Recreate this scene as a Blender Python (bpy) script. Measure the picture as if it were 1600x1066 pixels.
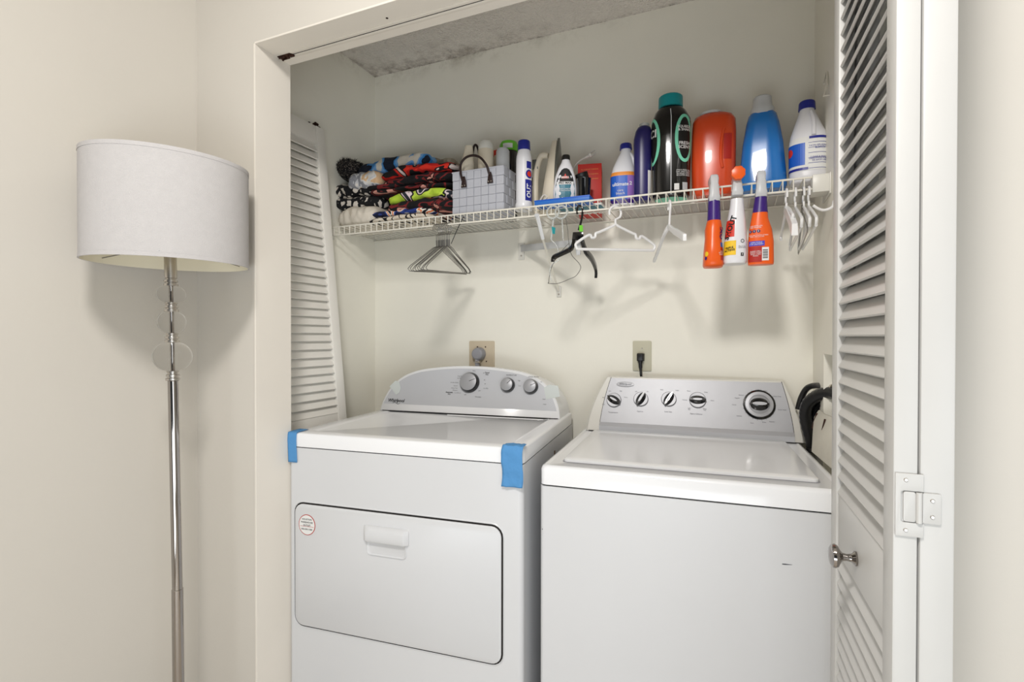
import bpy, bmesh, math, random
from mathutils import Vector, Matrix, noise
from math import sin, cos, pi, radians as rad

random.seed(7)
sc = bpy.context.scene
for o in list(bpy.data.objects):
    bpy.data.objects.remove(o)
COL = sc.collection

# ------------------------------------------------------------------ camera, world, lights, exposure
F = 805.13
CAM = Vector((0, 0, 1.194))
_y, _p, _r = rad(23.1377), rad(-0.4722), rad(0.0696)
FWD = Vector((-sin(_y) * cos(_p), cos(_y) * cos(_p), sin(_p)))
_R = Vector((cos(_y), sin(_y), 0)); _U = _R.cross(FWD)
RGT = _R * cos(_r) + _U * sin(_r); UP = -_R * sin(_r) + _U * cos(_r)
cd = bpy.data.cameras.new('camera'); cam = bpy.data.objects.new('camera', cd); COL.objects.link(cam)
cd.sensor_width = 36; cd.lens = F * 36 / 1600; cd.clip_start = 0.02
cam.matrix_world = Matrix(((RGT.x, UP.x, -FWD.x, CAM.x), (RGT.y, UP.y, -FWD.y, CAM.y), (RGT.z, UP.z, -FWD.z, CAM.z), (0, 0, 0, 1)))
sc.camera = cam

w = bpy.data.worlds.new('world'); sc.world = w; w.use_nodes = True
w.node_tree.nodes['Background'].inputs[0].default_value = (0.86, 0.92, 1.0, 1)
w.node_tree.nodes['Background'].inputs[1].default_value = 0.06
def area(name, loc, target, size, power, col, shape='DISK', sy=None):
    l = bpy.data.lights.new(name, 'AREA'); l.shape = shape; l.size = size
    if sy: l.size_y = sy
    l.energy = power; l.color = col
    o = bpy.data.objects.new(name, l); COL.objects.link(o); o.location = loc
    o.rotation_euler = (Vector(target) - Vector(loc)).to_track_quat('-Z', 'Y').to_euler()
    return o
area('ceiling_lamp_light', (-0.20, -0.12, 2.36), (-0.30, 0.6, 1.0), 0.30, 22.0, (1.0, 0.965, 0.93))
area('low_fill_light', (0.0, -0.95, 0.40), (-0.45, 1.87, 2.1), 1.4, 15.0, (0.90, 0.955, 1.0), 'RECTANGLE', 0.7)  # added unseen fill, aimed up to brighten the top of the closet
area('side_window_daylight', (1.5, -0.9, 0.80), (-0.8, 1.5, 1.6), 1.4, 15.5, (0.88, 0.945, 1.0), 'RECTANGLE', 1.25)
vs = sc.view_settings
vs.view_transform = 'Standard'; vs.look = 'None'; vs.gamma = 1.0; vs.use_curve_mapping = False
vs.exposure = 0.1

# ------------------------------------------------------------------ pixel of the photograph -> point on a real plane
def ray(px, py): return FWD + RGT * ((px - 800) / F) - UP * ((py - 533) / F)
def onx(px, py, x): d = ray(px, py); return CAM + d * ((x - CAM.x) / d.x)
def P(px, py, y): d = ray(px, py); return CAM + d * ((y - CAM.y) / d.y)
def onz(px, py, z): d = ray(px, py); return CAM + d * ((z - CAM.z) / d.z)
def onpl(px, py, p0, n): d = ray(px, py); return CAM + d * ((p0 - CAM).dot(n) / d.dot(n))

# ------------------------------------------------------------------ materials
def lin(c):
    c = c / 255.0
    return c / 12.92 if c <= 0.04045 else ((c + 0.055) / 1.055) ** 2.4
def rgb(r, g, b): return (lin(r), lin(g), lin(b), 1)
def mat(name, col, rough=0.5, metal=0.0, bump=0.0, bscale=200, var=0.0, vscale=4, trans=0.0, coat=0.0, spec=0.5, alpha=1.0, ior=1.45):
    m = bpy.data.materials.new(name); m.use_nodes = True
    nt = m.node_tree; b = nt.nodes['Principled BSDF']
    b.inputs['Base Color'].default_value = rgb(*col); b.inputs['Roughness'].default_value = rough
    b.inputs['Metallic'].default_value = metal; b.inputs['Transmission Weight'].default_value = trans
    b.inputs['Coat Weight'].default_value = coat; b.inputs['Specular IOR Level'].default_value = spec
    b.inputs['Alpha'].default_value = alpha; b.inputs['IOR'].default_value = ior
    tc = nt.nodes.new('ShaderNodeTexCoord')
    n = nt.nodes.new('ShaderNodeTexNoise'); n.inputs['Scale'].default_value = vscale; n.inputs['Detail'].default_value = 4
    nt.links.new(tc.outputs['Object'], n.inputs['Vector'])
    v = max(var, 0.015)
    mx = nt.nodes.new('ShaderNodeMix'); mx.data_type = 'RGBA'; mx.blend_type = 'MULTIPLY'
    mx.inputs[0].default_value = 1.0; mx.inputs[6].default_value = rgb(*col)
    r = nt.nodes.new('ShaderNodeMapRange'); r.inputs[1].default_value = 0.3; r.inputs[2].default_value = 0.7
    r.inputs[3].default_value = 1 - v; r.inputs[4].default_value = 1.0
    nt.links.new(n.outputs[0], r.inputs[0])
    nt.links.new(r.outputs[0], mx.inputs[7]); nt.links.new(mx.outputs[2], b.inputs['Base Color'])
    if bump:
        n2 = nt.nodes.new('ShaderNodeTexNoise'); n2.inputs['Scale'].default_value = bscale; n2.inputs['Detail'].default_value = 3
        nt.links.new(tc.outputs['Object'], n2.inputs['Vector'])
        bp = nt.nodes.new('ShaderNodeBump'); bp.inputs['Strength'].default_value = bump; bp.inputs['Distance'].default_value = 0.002
        nt.links.new(n2.outputs[0], bp.inputs['Height']); nt.links.new(bp.outputs[0], b.inputs['Normal'])
    return m
def pattern(name, cols, scale=18, distort=1.5, rough=0.9, stretch=(1, 1, 1), kind='noise'):
    m = mat(name, cols[0], rough, bump=0.6, bscale=500)
    nt = m.node_tree; b = nt.nodes['Principled BSDF']
    tc = nt.nodes.new('ShaderNodeTexCoord'); mp = nt.nodes.new('ShaderNodeMapping'); mp.inputs['Scale'].default_value = stretch
    nt.links.new(tc.outputs['Object'], mp.inputs['Vector'])
    if kind == 'noise':
        n = nt.nodes.new('ShaderNodeTexNoise'); n.inputs['Scale'].default_value = scale; n.inputs['Detail'].default_value = 1.0
        n.inputs['Distortion'].default_value = distort; out = n.outputs[0]
    elif kind == 'cell':
        n = nt.nodes.new('ShaderNodeTexVoronoi'); n.feature = 'DISTANCE_TO_EDGE'; n.inputs['Scale'].default_value = scale; out = n.outputs[0]
    else:
        n = nt.nodes.new('ShaderNodeTexWave'); n.inputs['Scale'].default_value = scale; n.inputs['Distortion'].default_value = distort
        n.inputs['Detail'].default_value = 2; out = n.outputs[1]
    nt.links.new(mp.outputs[0], n.inputs['Vector'])
    cr = nt.nodes.new('ShaderNodeValToRGB'); cr.color_ramp.interpolation = 'CONSTANT'
    k = len(cols)
    lo, hi = (0.34, 0.66) if kind == 'noise' else ((0.0, 0.35) if kind == 'cell' else (0.0, 1.0))
    while len(cr.color_ramp.elements) < k: cr.color_ramp.elements.new(0.5)
    for i, c in enumerate(cols):
        e = cr.color_ramp.elements[i]; e.position = 0 if i == 0 else lo + (hi - lo) * i / k; e.color = rgb(*c)
    nt.links.new(out, cr.inputs[0]); nt.links.new(cr.outputs[0], b.inputs['Base Color'])
    return m

M = {}
M['wall'] = mat('cream_wall_paint', (211, 206, 197), 0.55, bump=0.12, bscale=90, var=0.03, vscale=2)
M['closet'] = mat('closet_cream_paint', (245, 242, 230), 0.5, bump=0.15, bscale=70, var=0.05, vscale=3)
M['trim'] = mat('white_trim_paint', (232, 226, 216), 0.4, bump=0.08, bscale=60, var=0.03, vscale=5)
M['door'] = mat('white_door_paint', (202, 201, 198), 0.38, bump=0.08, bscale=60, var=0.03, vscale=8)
M['leandoor'] = mat('lightened_door_paint', (240, 237, 230), 0.4, bump=0.08, bscale=60, var=0.03, vscale=8)  # same paint as the other panels, lightened to offset shade from the jamb
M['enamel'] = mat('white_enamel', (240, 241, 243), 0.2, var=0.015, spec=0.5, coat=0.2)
M['enamel_front'] = mat('white_enamel_front', (214, 215, 217), 0.32, var=0.02, spec=0.4)  # same enamel as the tops, darkened to offset strong light on the fronts
M['offwhite'] = mat('off_white_plastic', (222, 220, 212), 0.35)
M['silver'] = mat('silver_console_paint', (204, 206, 211), 0.33, metal=0.15, var=0.02)
M['brushed'] = mat('brushed_silver', (172, 173, 177), 0.42, metal=0.35, var=0.03, vscale=30)
M['chrome'] = mat('chrome', (165, 160, 156), 0.08, metal=1.0)
M['nickel'] = mat('satin_nickel', (200, 195, 188), 0.28, metal=1.0)
M['glass'] = mat('clear_glass', (250, 250, 250), 0.02, trans=1.0, ior=1.10)
M['clear'] = mat('clear_plastic', (235, 238, 236), 0.2, trans=0.6, ior=1.2)
M['frost'] = mat('frosted_white_plastic', (222, 224, 226), 0.3, trans=0.25, ior=1.3)
M['black'] = mat('black_plastic', (18, 17, 18), 0.35)
M['blackgloss'] = mat('glossy_black', (12, 12, 13), 0.12, coat=0.6)
M['darkgap'] = mat('dark_gap', (28, 24, 22), 0.9)
M['ink'] = mat('grey_print', (78, 80, 86), 0.6)
M['inkblack'] = mat('black_print', (22, 22, 24), 0.6)
M['inkwhite'] = mat('white_print', (232, 232, 230), 0.6)
M['tape'] = mat('blue_painters_tape', (82, 145, 200), 0.7, bump=0.5, bscale=120, var=0.06)
M['cleartape'] = mat('clear_tape', (214, 220, 218), 0.25, var=0.05)
M['shade'] = mat('white_linen_shade', (196, 193, 192), 0.85, bump=0.35, bscale=700, var=0.04, vscale=60)
M['shadein'] = mat('cream_shade_lining', (226, 220, 200), 0.7)
M['wire'] = mat('white_vinyl_wire', (232, 228, 216), 0.35)
M['hangerwhite'] = mat('white_hanger_plastic', (236, 236, 236), 0.3)
M['wiremetal'] = mat('galvanised_wire', (140, 138, 134), 0.35, metal=0.85)
M['orange'] = mat('orange_plastic', (238, 96, 26), 0.3)
M['purple'] = mat('purple_shrink_label', (58, 28, 118), 0.35)
M['bottlewhite'] = mat('white_bottle_plastic', (232, 232, 236), 0.28)
M['cream'] = mat('cream_plastic', (226, 216, 196), 0.4)
M['navy'] = mat('navy_plastic', (38, 34, 96), 0.3)
M['navycap'] = mat('blue_cap', (34, 42, 140), 0.35)
M['teal'] = mat('teal_cap', (18, 140, 146), 0.4)
M['redorange'] = mat('red_orange_plastic', (216, 74, 32), 0.22, coat=0.3)
M['bluejug'] = mat('blue_jug_plastic', (34, 118, 196), 0.25, coat=0.3)
M['green'] = mat('green_lid', (110, 200, 50), 0.4)
M['mint'] = mat('mint_print', (126, 214, 182), 0.4)
M['red'] = mat('red_card', (198, 44, 34), 0.5)
M['redplastic'] = mat('red_plastic', (226, 66, 48), 0.35)
M['bluebox'] = mat('blue_card', (44, 112, 200), 0.45)
M['bluelabel'] = mat('blue_label', (24, 92, 196), 0.4)
M['yellow'] = mat('yellow_print', (244, 200, 40), 0.5)
M['violet'] = mat('violet_label', (150, 110, 190), 0.45)
M['orangelabel'] = mat('orange_label', (240, 150, 60), 0.45)
M['redlabel'] = mat('red_label', (214, 52, 34), 0.45)
M['darkred'] = mat('dark_red_label', (176, 34, 24), 0.45)
M['violetblue'] = mat('violet_blue_label', (74, 66, 190), 0.45)
M['tealprint'] = mat('teal_label', (28, 112, 132), 0.4)
M['grey'] = mat('grey_plastic', (150, 150, 156), 0.45)
M['sole'] = mat('iron_soleplate', (120, 122, 116), 0.3, metal=0.6)
M['weave'] = mat('grey_woven_strap', (186, 188, 196), 0.55, bump=0.3, bscale=400, var=0.06, vscale=20)
M['weavedark'] = mat('dark_woven_strap', (92, 92, 98), 0.5)
M['leather'] = mat('dark_brown_handle', (40, 24, 22), 0.45)
M['plate'] = mat('beige_outlet_plate', (206, 192, 168), 0.45)
M['plate2'] = mat('ivory_outlet_plate', (198, 194, 172), 0.45)
M['plugwhite'] = mat('white_cord', (224, 220, 212), 0.45)
M['rubber'] = mat('black_rubber_hose', (20, 20, 21), 0.3, bump=0.4, bscale=60)
M['drywall'] = mat('broken_drywall', (206, 202, 190), 0.8, bump=0.6, bscale=60, var=0.12, vscale=10)
M['rust'] = mat('rusty_steel', (70, 42, 32), 0.6, metal=0.5, bump=0.5, bscale=120, var=0.5, vscale=60)
M['floor'] = mat('tan_floor_tile', (226, 216, 202), 0.4, var=0.1, vscale=6)
M['lint'] = mat('brown_trim_strip', (92, 72, 56), 0.7)

def wall_with_stains():
    m = M['closet']; return m
def ceiling_popcorn():
    m = mat('popcorn_ceiling', (244, 238, 230), 0.9, var=0.06, vscale=8)
    nt = m.node_tree; b = nt.nodes['Principled BSDF']
    tc = nt.nodes.new('ShaderNodeTexCoord')
    v = nt.nodes.new('ShaderNodeTexNoise'); v.inputs['Scale'].default_value = 140; v.inputs['Detail'].default_value = 3
    nt.links.new(tc.outputs['Object'], v.inputs['Vector'])
    bp = nt.nodes.new('ShaderNodeBump'); bp.inputs['Strength'].default_value = 1.0; bp.inputs['Distance'].default_value = 0.010
    nt.links.new(v.outputs[0], bp.inputs['Height']); nt.links.new(bp.outputs[0], b.inputs['Normal'])
    return m
def stain(m, expr_axis, pos, width, col=(96, 74, 52), amount=0.8, scale=9, side=1, extra=None):
    """mould stain that lives near a real edge of the surface (world coordinates)"""
    nt = m.node_tree; b = nt.nodes['Principled BSDF']
    src = b.inputs['Base Color'].links[0].from_socket
    g = nt.nodes.new('ShaderNodeNewGeometry'); sp = nt.nodes.new('ShaderNodeSeparateXYZ'); nt.links.new(g.outputs['Position'], sp.inputs[0])
    d = nt.nodes.new('ShaderNodeMapRange'); d.inputs[1].default_value = pos - side * width; d.inputs[2].default_value = pos
    d.inputs[3].default_value = 0; d.inputs[4].default_value = 1
    nt.links.new(sp.outputs[expr_axis], d.inputs[0])
    n = nt.nodes.new('ShaderNodeTexNoise'); n.inputs['Scale'].default_value = scale; n.inputs['Detail'].default_value = 8; n.inputs['Roughness'].default_value = 0.75
    nt.links.new(g.outputs['Position'], n.inputs['Vector'])
    r = nt.nodes.new('ShaderNodeMapRange'); r.inputs[1].default_value = 0.46; r.inputs[2].default_value = 0.66; r.inputs[3].default_value = 0; r.inputs[4].default_value = amount
    nt.links.new(n.outputs[0], r.inputs[0])
    mu = nt.nodes.new('ShaderNodeMath'); mu.operation = 'MULTIPLY'
    pw = nt.nodes.new('ShaderNodeMath'); pw.operation = 'POWER'; pw.inputs[1].default_value = 1.6
    nt.links.new(d.outputs[0], pw.inputs[0])
    nt.links.new(r.outputs[0], mu.inputs[0]); nt.links.new(pw.outputs[0], mu.inputs[1])
    fac = mu.outputs[0]
    if extra:
        e = nt.nodes.new('ShaderNodeMapRange'); ax, a0, a1 = extra
        e.inputs[1].default_value = a0; e.inputs[2].default_value = a1; e.inputs[3].default_value = 1; e.inputs[4].default_value = 0.0
        nt.links.new(sp.outputs[ax], e.inputs[0])
        m3 = nt.nodes.new('ShaderNodeMath'); m3.operation = 'MULTIPLY'; nt.links.new(fac, m3.inputs[0]); nt.links.new(e.outputs[0], m3.inputs[1]); fac = m3.outputs[0]
    mx = nt.nodes.new('ShaderNodeMix'); mx.data_type = 'RGBA'; mx.inputs[7].default_value = rgb(*col)
    nt.links.new(fac, mx.inputs[0]); nt.links.new(src, mx.inputs[6]); nt.links.new(mx.outputs[2], b.inputs['Base Color'])
M['popcorn'] = ceiling_popcorn()
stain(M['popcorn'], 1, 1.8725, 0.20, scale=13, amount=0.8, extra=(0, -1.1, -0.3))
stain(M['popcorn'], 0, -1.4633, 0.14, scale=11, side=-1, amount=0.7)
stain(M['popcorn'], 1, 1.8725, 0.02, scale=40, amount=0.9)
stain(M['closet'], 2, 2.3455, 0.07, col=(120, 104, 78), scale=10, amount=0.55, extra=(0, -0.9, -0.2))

# ------------------------------------------------------------------ mesh helpers
class MB:
    def __init__(s): s.v = []; s.f = []; s.mi = []
    def add(s, vs_, fs, mi=0):
        o = len(s.v); s.v += [Vector(a) for a in vs_]; s.f += [[i + o for i in f] for f in fs]; s.mi += [mi] * len(fs); return s
    def box(s, x0, x1, y0, y1, z0, z1, mi=0):
        v = [(x, y, z) for x in (x0, x1) for y in (y0, y1) for z in (z0, z1)]
        return s.add(v, [(0, 1, 3, 2), (4, 6, 7, 5), (0, 4, 5, 1), (2, 3, 7, 6), (0, 2, 6, 4), (1, 5, 7, 3)], mi)
    def rings(s, rs, cap0=True, cap1=True, closed=False, mi=0):
        n = len(rs[0]); v = [p for r in rs for p in r]; f = []
        k = len(rs)
        for i in range(k - (0 if closed else 1)):
            a, b = i * n, ((i + 1) % k) * n
            for j in range(n): f.append((a + j, a + (j + 1) % n, b + (j + 1) % n, b + j))
        if not closed:
            if cap0: f.append(tuple(range(n - 1, -1, -1)))
            if cap1: f.append(tuple(range((k - 1) * n, k * n)))
        return s.add(v, f, mi)
    def tube(s, pts, r, seg=8, closed=False, mi=0, flat=1.0):
        pts = [Vector(p) for p in pts]; n = len(pts); rs = []
        up = None
        for i, p in enumerate(pts):
            if closed: t = pts[(i + 1) % n] - pts[i - 1]
            else: t = pts[min(i + 1, n - 1)] - pts[max(i - 1, 0)]
            if t.length < 1e-9: t = Vector((0, 0, 1))
            t.normalize()
            if up is None: up = t.orthogonal().normalized()
            up = (up - t * up.dot(t))
            if up.length < 1e-6: up = t.orthogonal()
            up.normalize(); sd = t.cross(up)
            rr = r[i] if isinstance(r, (list, tuple)) else r
            rs.append([p + (up * cos(2 * pi * j / seg) + sd * sin(2 * pi * j / seg) * flat) * rr for j in range(seg)])
        return s.rings(rs, closed=closed, mi=mi)
    def lathe(s, prof, seg=32, c=(0, 0, 0), ax='z', sx=1, sy=1, mi=0):
        rs = []
        for r, z in prof:
            ring = []
            for j in range(seg):
                a = 2 * pi * j / seg; x, y = r * cos(a) * sx, r * sin(a) * sy
                if ax == 'z': q = (x, y, z)
                elif ax == 'y': q = (x, z, -y)      # axis along +y
                else: q = (z, x, y)
                ring.append(Vector(q) + Vector(c))
            rs.append(ring)
        return s.rings(rs, mi=mi)
    def extrude(s, outline, y0, y1, fn=None, mi=0):
        """outline [(x,z)] in XZ extruded along y"""
        a = [Vector((x, y0, z)) for x, z in outline]; b = [Vector((x, y1, z)) for x, z in outline]
        if fn: a = [fn(p) for p in a]; b = [fn(p) for p in b]
        return s.rings([a, b], mi=mi)
    def xf(s, m):
        s.v = [m @ p for p in s.v]; return s
    def build(s, name, mats, parent=None, bevel=0, seg=2, smooth=35, loc=None, rot=None):
        me = bpy.data.meshes.new(name); me.from_pydata([tuple(p) for p in s.v], [], s.f)
        mats = mats if isinstance(mats, (list, tuple)) else [mats]
        for m in mats: me.materials.append(m)
        me.polygons.foreach_set('material_index', s.mi)
        bm = bmesh.new(); bm.from_mesh(me)
        bmesh.ops.recalc_face_normals(bm, faces=bm.faces)
        if bevel:
            es = [e for e in bm.edges if len(e.link_faces) == 2 and e.calc_face_angle(0) > rad(40)]
            bmesh.ops.bevel(bm, geom=es, offset=bevel, segments=seg, profile=0.5, affect='EDGES', clamp_overlap=True)
        bm.to_mesh(me); bm.free()
        if smooth:
            me.polygons.foreach_set('use_smooth', [True] * len(me.polygons)); me.set_sharp_from_angle(angle=rad(smooth))
        me.update()
        o = bpy.data.objects.new(name, me); COL.objects.link(o)
        if parent: o.parent = parent
        if loc is not None: o.location = loc
        if rot is not None: o.rotation_euler = rot
        return o
def tag(o, label=None, cat=None, group=None, kind=None):
    if label: o['label'] = label
    if cat: o['category'] = cat
    if group: o['group'] = group
    if kind: o['kind'] = kind
    return o
def empty(name, loc=(0, 0, 0), rz=0, label=None, cat=None, group=None, rot=None):
    o = bpy.data.objects.new(name, None); COL.objects.link(o); o.location = loc
    o.rotation_euler = rot if rot else (0, 0, rz); o.empty_display_size = 0.05
    return tag(o, label, cat, group)
def struct(name, mb, m, **k): return tag(mb.build(name, m, **k), kind='structure')
def copy_tree(o, loc=None, rz=None, label=None):
    c = o.copy(); COL.objects.link(c)
    for ch in o.children:
        d = ch.copy(); COL.objects.link(d); d.parent = c
        for g in ch.children:
            e = g.copy(); COL.objects.link(e); e.parent = d
    if loc is not None: c.location = loc
    if rz is not None: c.rotation_euler.z = rz
    if label: c['label'] = label
    return c
def child(o, name, src, loc=None):
    c = bpy.data.objects.new(name, src.data); COL.objects.link(c); c.parent = o
    if loc is not None: c.location = loc
    return c
def rrect(x0, x1, z0, z1, r, n=5):
    o = []
    for cx, cz, a0 in ((x1 - r, z0 + r, -90), (x1 - r, z1 - r, 0), (x0 + r, z1 - r, 90), (x0 + r, z0 + r, 180)):
        for i in range(n + 1):
            a = rad(a0 + 90 * i / n); o.append((cx + r * cos(a), cz + r * sin(a)))
    return o
def arc(cx, cz, r, a0, a1, n=10): return [(cx + r * cos(rad(a0 + (a1 - a0) * i / n)), cz + r * sin(rad(a0 + (a1 - a0) * i / n))) for i in range(n + 1)]
def smooth_path(pts, n=6):
    pts = [Vector(p) for p in pts]; out = []
    for i in range(len(pts) - 1):
        p0, p1, p2, p3 = pts[max(i - 1, 0)], pts[i], pts[i + 1], pts[min(i + 2, len(pts) - 1)]
        for k in range(n):
            t = k / n
            out.append(0.5 * ((2 * p1) + (p2 - p0) * t + (2 * p0 - 5 * p1 + 4 * p2 - p3) * t * t + (3 * p1 - p0 - 3 * p2 + p3) * t ** 3))
    out.append(pts[-1]); return out
_tc = {}
def text_geo(s, size=0.01, align='CENTER', bold=0.0, shear=0.0, sp=1.0):
    """vertices (x, z) and faces of a flat piece of lettering"""
    key = (s, size, align, bold, shear, sp)
    if key not in _tc:
        cu = bpy.data.curves.new('t', 'FONT'); cu.body = s; cu.size = size; cu.align_x = align; cu.align_y = 'CENTER'
        cu.offset = bold; cu.shear = shear; cu.resolution_u = 2; cu.space_line = 0.9; cu.space_character = sp
        ob = bpy.data.objects.new('t', cu); me = bpy.data.meshes.new_from_object(ob)
        _tc[key] = ([(v.co.x, v.co.y) for v in me.vertices], [list(p.vertices) for p in me.polygons])
        bpy.data.objects.remove(ob); bpy.data.meshes.remove(me); bpy.data.curves.remove(cu)
    return _tc[key]
def put_text(mb, s, fn, cx=0, cz=0, mi=0, rot=0, sx=1.0, **k):
    v, f = text_geo(s, **k); c_, s_ = cos(rot), sin(rot)
    mb.add([fn(cx + (x * sx * c_ - z * s_), cz + (x * sx * s_ + z * c_)) for x, z in v], f, mi)

# bottle: closed loft of superellipse sections; S(s, z) walks its skin by arc length from the front centre (-y side)
class Bottle:
    def __init__(s, secs, n=48, res=None):
        s.secs = secs; s.n = n
    def sec(s, z):
        S = s.secs
        if z <= S[0][0]: return S[0][1:]
        for a, b in zip(S, S[1:]):
            if z <= b[0]:
                t = (z - a[0]) / max(1e-9, b[0] - a[0]); return tuple(p + (q - p) * t for p, q in zip(a[1:], b[1:]))
        return S[-1][1:]
    def ring(s, z, n=None):
        w_, d_, e, cx, cy = s.sec(z); n = n or s.n; r = []
        for j in range(n):
            a = -pi / 2 + 2 * pi * j / n; c_, s_ = cos(a), sin(a)
            r.append(Vector((cx + w_ / 2 * math.copysign(abs(c_) ** (2 / e), c_), cy + d_ / 2 * math.copysign(abs(s_) ** (2 / e), s_), z)))
        return r
    def mesh(s, mb=None, zs=None, mi=0):
        mb = mb or MB(); zs = zs or s.zs(); mb.rings([s.ring(z) for z in zs], mi=mi); return mb
    def zs(s):
        out = []
        for a, b in zip(s.secs, s.secs[1:]):
            k = max(1, int((b[0] - a[0]) / 0.012)); out += [a[0] + (b[0] - a[0]) * i / k for i in range(k)]
        return out + [s.secs[-1][0]]
    def S(s, q, z, off=0.0006):
        r = s.ring(z, 96); L = 0; cx, cy = s.sec(z)[3:5]; sg = 1 if q >= 0 else -1; q = abs(q); i = 0
        while True:
            a, b = r[(sg * i) % 96], r[(sg * (i + 1)) % 96]; d = (b - a).length
            if L + d >= q or i > 90:
                p = a + (b - a) * ((q - L) / max(d, 1e-9)); break
            L += d; i += 1
        n = Vector(((b - a).y, -(b - a).x, 0)) * sg
        if n.length > 0: n.normalize()
        return p + n * off
    def patch(s, mb, q0, q1, z0, z1, off=0.0006, nq=12, nz=6, mi=0, fn=None):
        fn = fn or (lambda u, v: True)
        g = [[s.S(q0 + (q1 - q0) * i / nq, z0 + (z1 - z0) * j / nz, off) for i in range(nq + 1)] for j in range(nz + 1)]
        v = [p for r in g for p in r]; f = [(j * (nq + 1) + i, j * (nq + 1) + i + 1, (j + 1) * (nq + 1) + i + 1, (j + 1) * (nq + 1) + i) for j in range(nz) for i in range(nq)]
        mb.add(v, f, mi); return mb
    def disc(s, mb, q, z, rq, rz, off=0.0009, n=20, mi=0, inner=0):
        if inner:
            a = [s.S(q + rq * cos(2 * pi * i / n), z + rz * sin(2 * pi * i / n), off) for i in range(n)]
            b = [s.S(q + inner * rq * cos(2 * pi * i / n), z + (rz - rq * (1 - inner)) * sin(2 * pi * i / n), off) for i in range(n)]
            mb.add(a + b, [(i, (i + 1) % n, n + (i + 1) % n, n + i) for i in range(n)], mi)
        else:
            for k in range(4):
                r0, r1 = k / 4, (k + 1) / 4
                a = [s.S(q + rq * r0 * cos(2 * pi * i / n), z + rz * r0 * sin(2 * pi * i / n), off) for i in range(n)]
                b = [s.S(q + rq * r1 * cos(2 * pi * i / n), z + rz * r1 * sin(2 * pi * i / n), off) for i in range(n)]
                mb.add(a + b, [(i, (i + 1) % n, n + (i + 1) % n, n + i) for i in range(n)], mi)
    def text(s, mb, t, q, z, off=0.0012, mi=0, **k): put_text(mb, t, lambda a, b: s.S(a, b, off), q, z, mi, **k)

# ------------------------------------------------------------------ the room shell
XL, YB, ZC, XR = -1.4633, 1.8725, 2.3455, 0.2352
YF, YJ, ZH, XJ, XC = 1.017, 1.137, 1.989, -1.194, -1.4286
XJR, ZROOM = 0.262, 2.44
X0, X1, YBK = XC, 2.3, -2.7
struct('floor', MB().box(XL - .1, X1 + .1, YBK, YB + .1, -.1, 0), M['floor'], smooth=0)
struct('ceiling', MB().box(XC - .1, X1 + .1, YBK, YF, ZROOM, ZROOM + .1), M['wall'], smooth=0)
struct('wall_left', MB().box(XC - .1, XC, YBK, YF, 0, ZROOM), M['wall'], smooth=0)
struct('wall_right', MB().box(X1, X1 + .1, YBK, YF, 0, ZROOM), M['wall'], smooth=0)
# wall round the closet opening
struct('wall_front_left', MB().box(XC - .1, XJ, YF, YJ, 0, ZROOM), M['wall'], smooth=0)
struct('wall_front_right', MB().box(XJR, X1 + .1, YF, YJ, 0, ZROOM), M['wall'], smooth=0)
struct('wall_front_top', MB().box(XJ, XJR, YF, YJ, ZH, ZROOM), M['wall'], smooth=0)
# jamb boards line the opening: lighter painted wood
e = .0015
struct('trim_left', MB().box(XJ - .004, XJ + e, YF - .0015, YJ + .001, 0, ZH), M['trim'], bevel=.001, smooth=0)
struct('trim_right', MB().box(XJR - e, XJR + .004, YF - .0015, YJ + .001, 0, ZH), M['trim'], bevel=.001, smooth=0)
struct('trim_top', MB().box(XJ, XJR, YF - .0015, YJ + .001, ZH - e, ZH + .004), M['trim'], bevel=.001, smooth=0)
struct('wall_closet_back', MB().box(XL - .1, XR + .25, YB, YB + .1, 0, ZC), M['closet'], smooth=0)
struct('wall_closet_left', MB().box(XL - .1, XL, YJ, YB, 0, ZC), M['closet'], smooth=0)
# right closet wall with the broken-out recess for the washer box
hy0, hy1, hz0, hz1 = 1.33, 1.665, 0.80, 1.148
mb = MB()
mb.box(XR, XR + .1, YJ, hy0, 0, ZC); mb.box(XR, XR + .1, hy1, YB, 0, ZC)
mb.box(XR, XR + .1, hy0, hy1, hz1, ZC); mb.box(XR, XR + .1, hy0, hy1, 0, hz0)
struct('wall_closet_right', mb, M['closet'], smooth=0)
struct('ceiling_closet', MB().box(XL - .1, XR + .1, YJ, YB + .1, ZC, ZC + .08), M['popcorn'], smooth=0)
struct('wall_recess', MB().box(XR + .085, XR + .095, hy0 - .02, hy1 + .02, hz0 - .02, hz1 + .02), M['drywall'], smooth=0)

# bifold track in the header, with the empty rusty corner bracket
t = empty('bifold_track', (0, 1.0935, ZH), label='long white metal bifold door track with a dark slot under the header', cat='door track')
mb = MB(); zt = -.0015
mb.box(XJ + .055, XJR - .01, -.012, -.0018, zt - .0022, zt); mb.box(XJ + .055, XJR - .01, .0018, .012, zt - .0022, zt)
mb.build('channel', M['trim'], t, bevel=.0006)
MB().box(XJ + .045, XJR - .01, -.0018, .0018, zt - .0012, zt).build('slot', M['darkgap'], t)
mb = MB(); bx = XJ + .006
mb.box(bx, bx + .052, -.0075, .0075, zt - .0025, zt); mb.box(bx + .004, bx + .026, -.0065, -.004, zt - .008, zt - .002)
mb.box(bx + .008, bx + .036, .003, .0055, zt - .008, zt - .002); mb.lathe([(.004, -.009), (.004, -.002)], 10, (bx + .034, 0, zt)); mb.lathe([(.003, -.012), (.003, -.002)], 8, (bx + .014, 0, zt))
mb.box(bx + .040, bx + .054, -.004, .004, zt - .007, zt - .002)
mb.build('pivot_bracket', M['rust'], t, bevel=.0005)
MB().lathe([(.0035, -.002), (.002, 0)], 10, (XJ + .4, -.03, 0)).build('screw', M['rust'], t)

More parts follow.
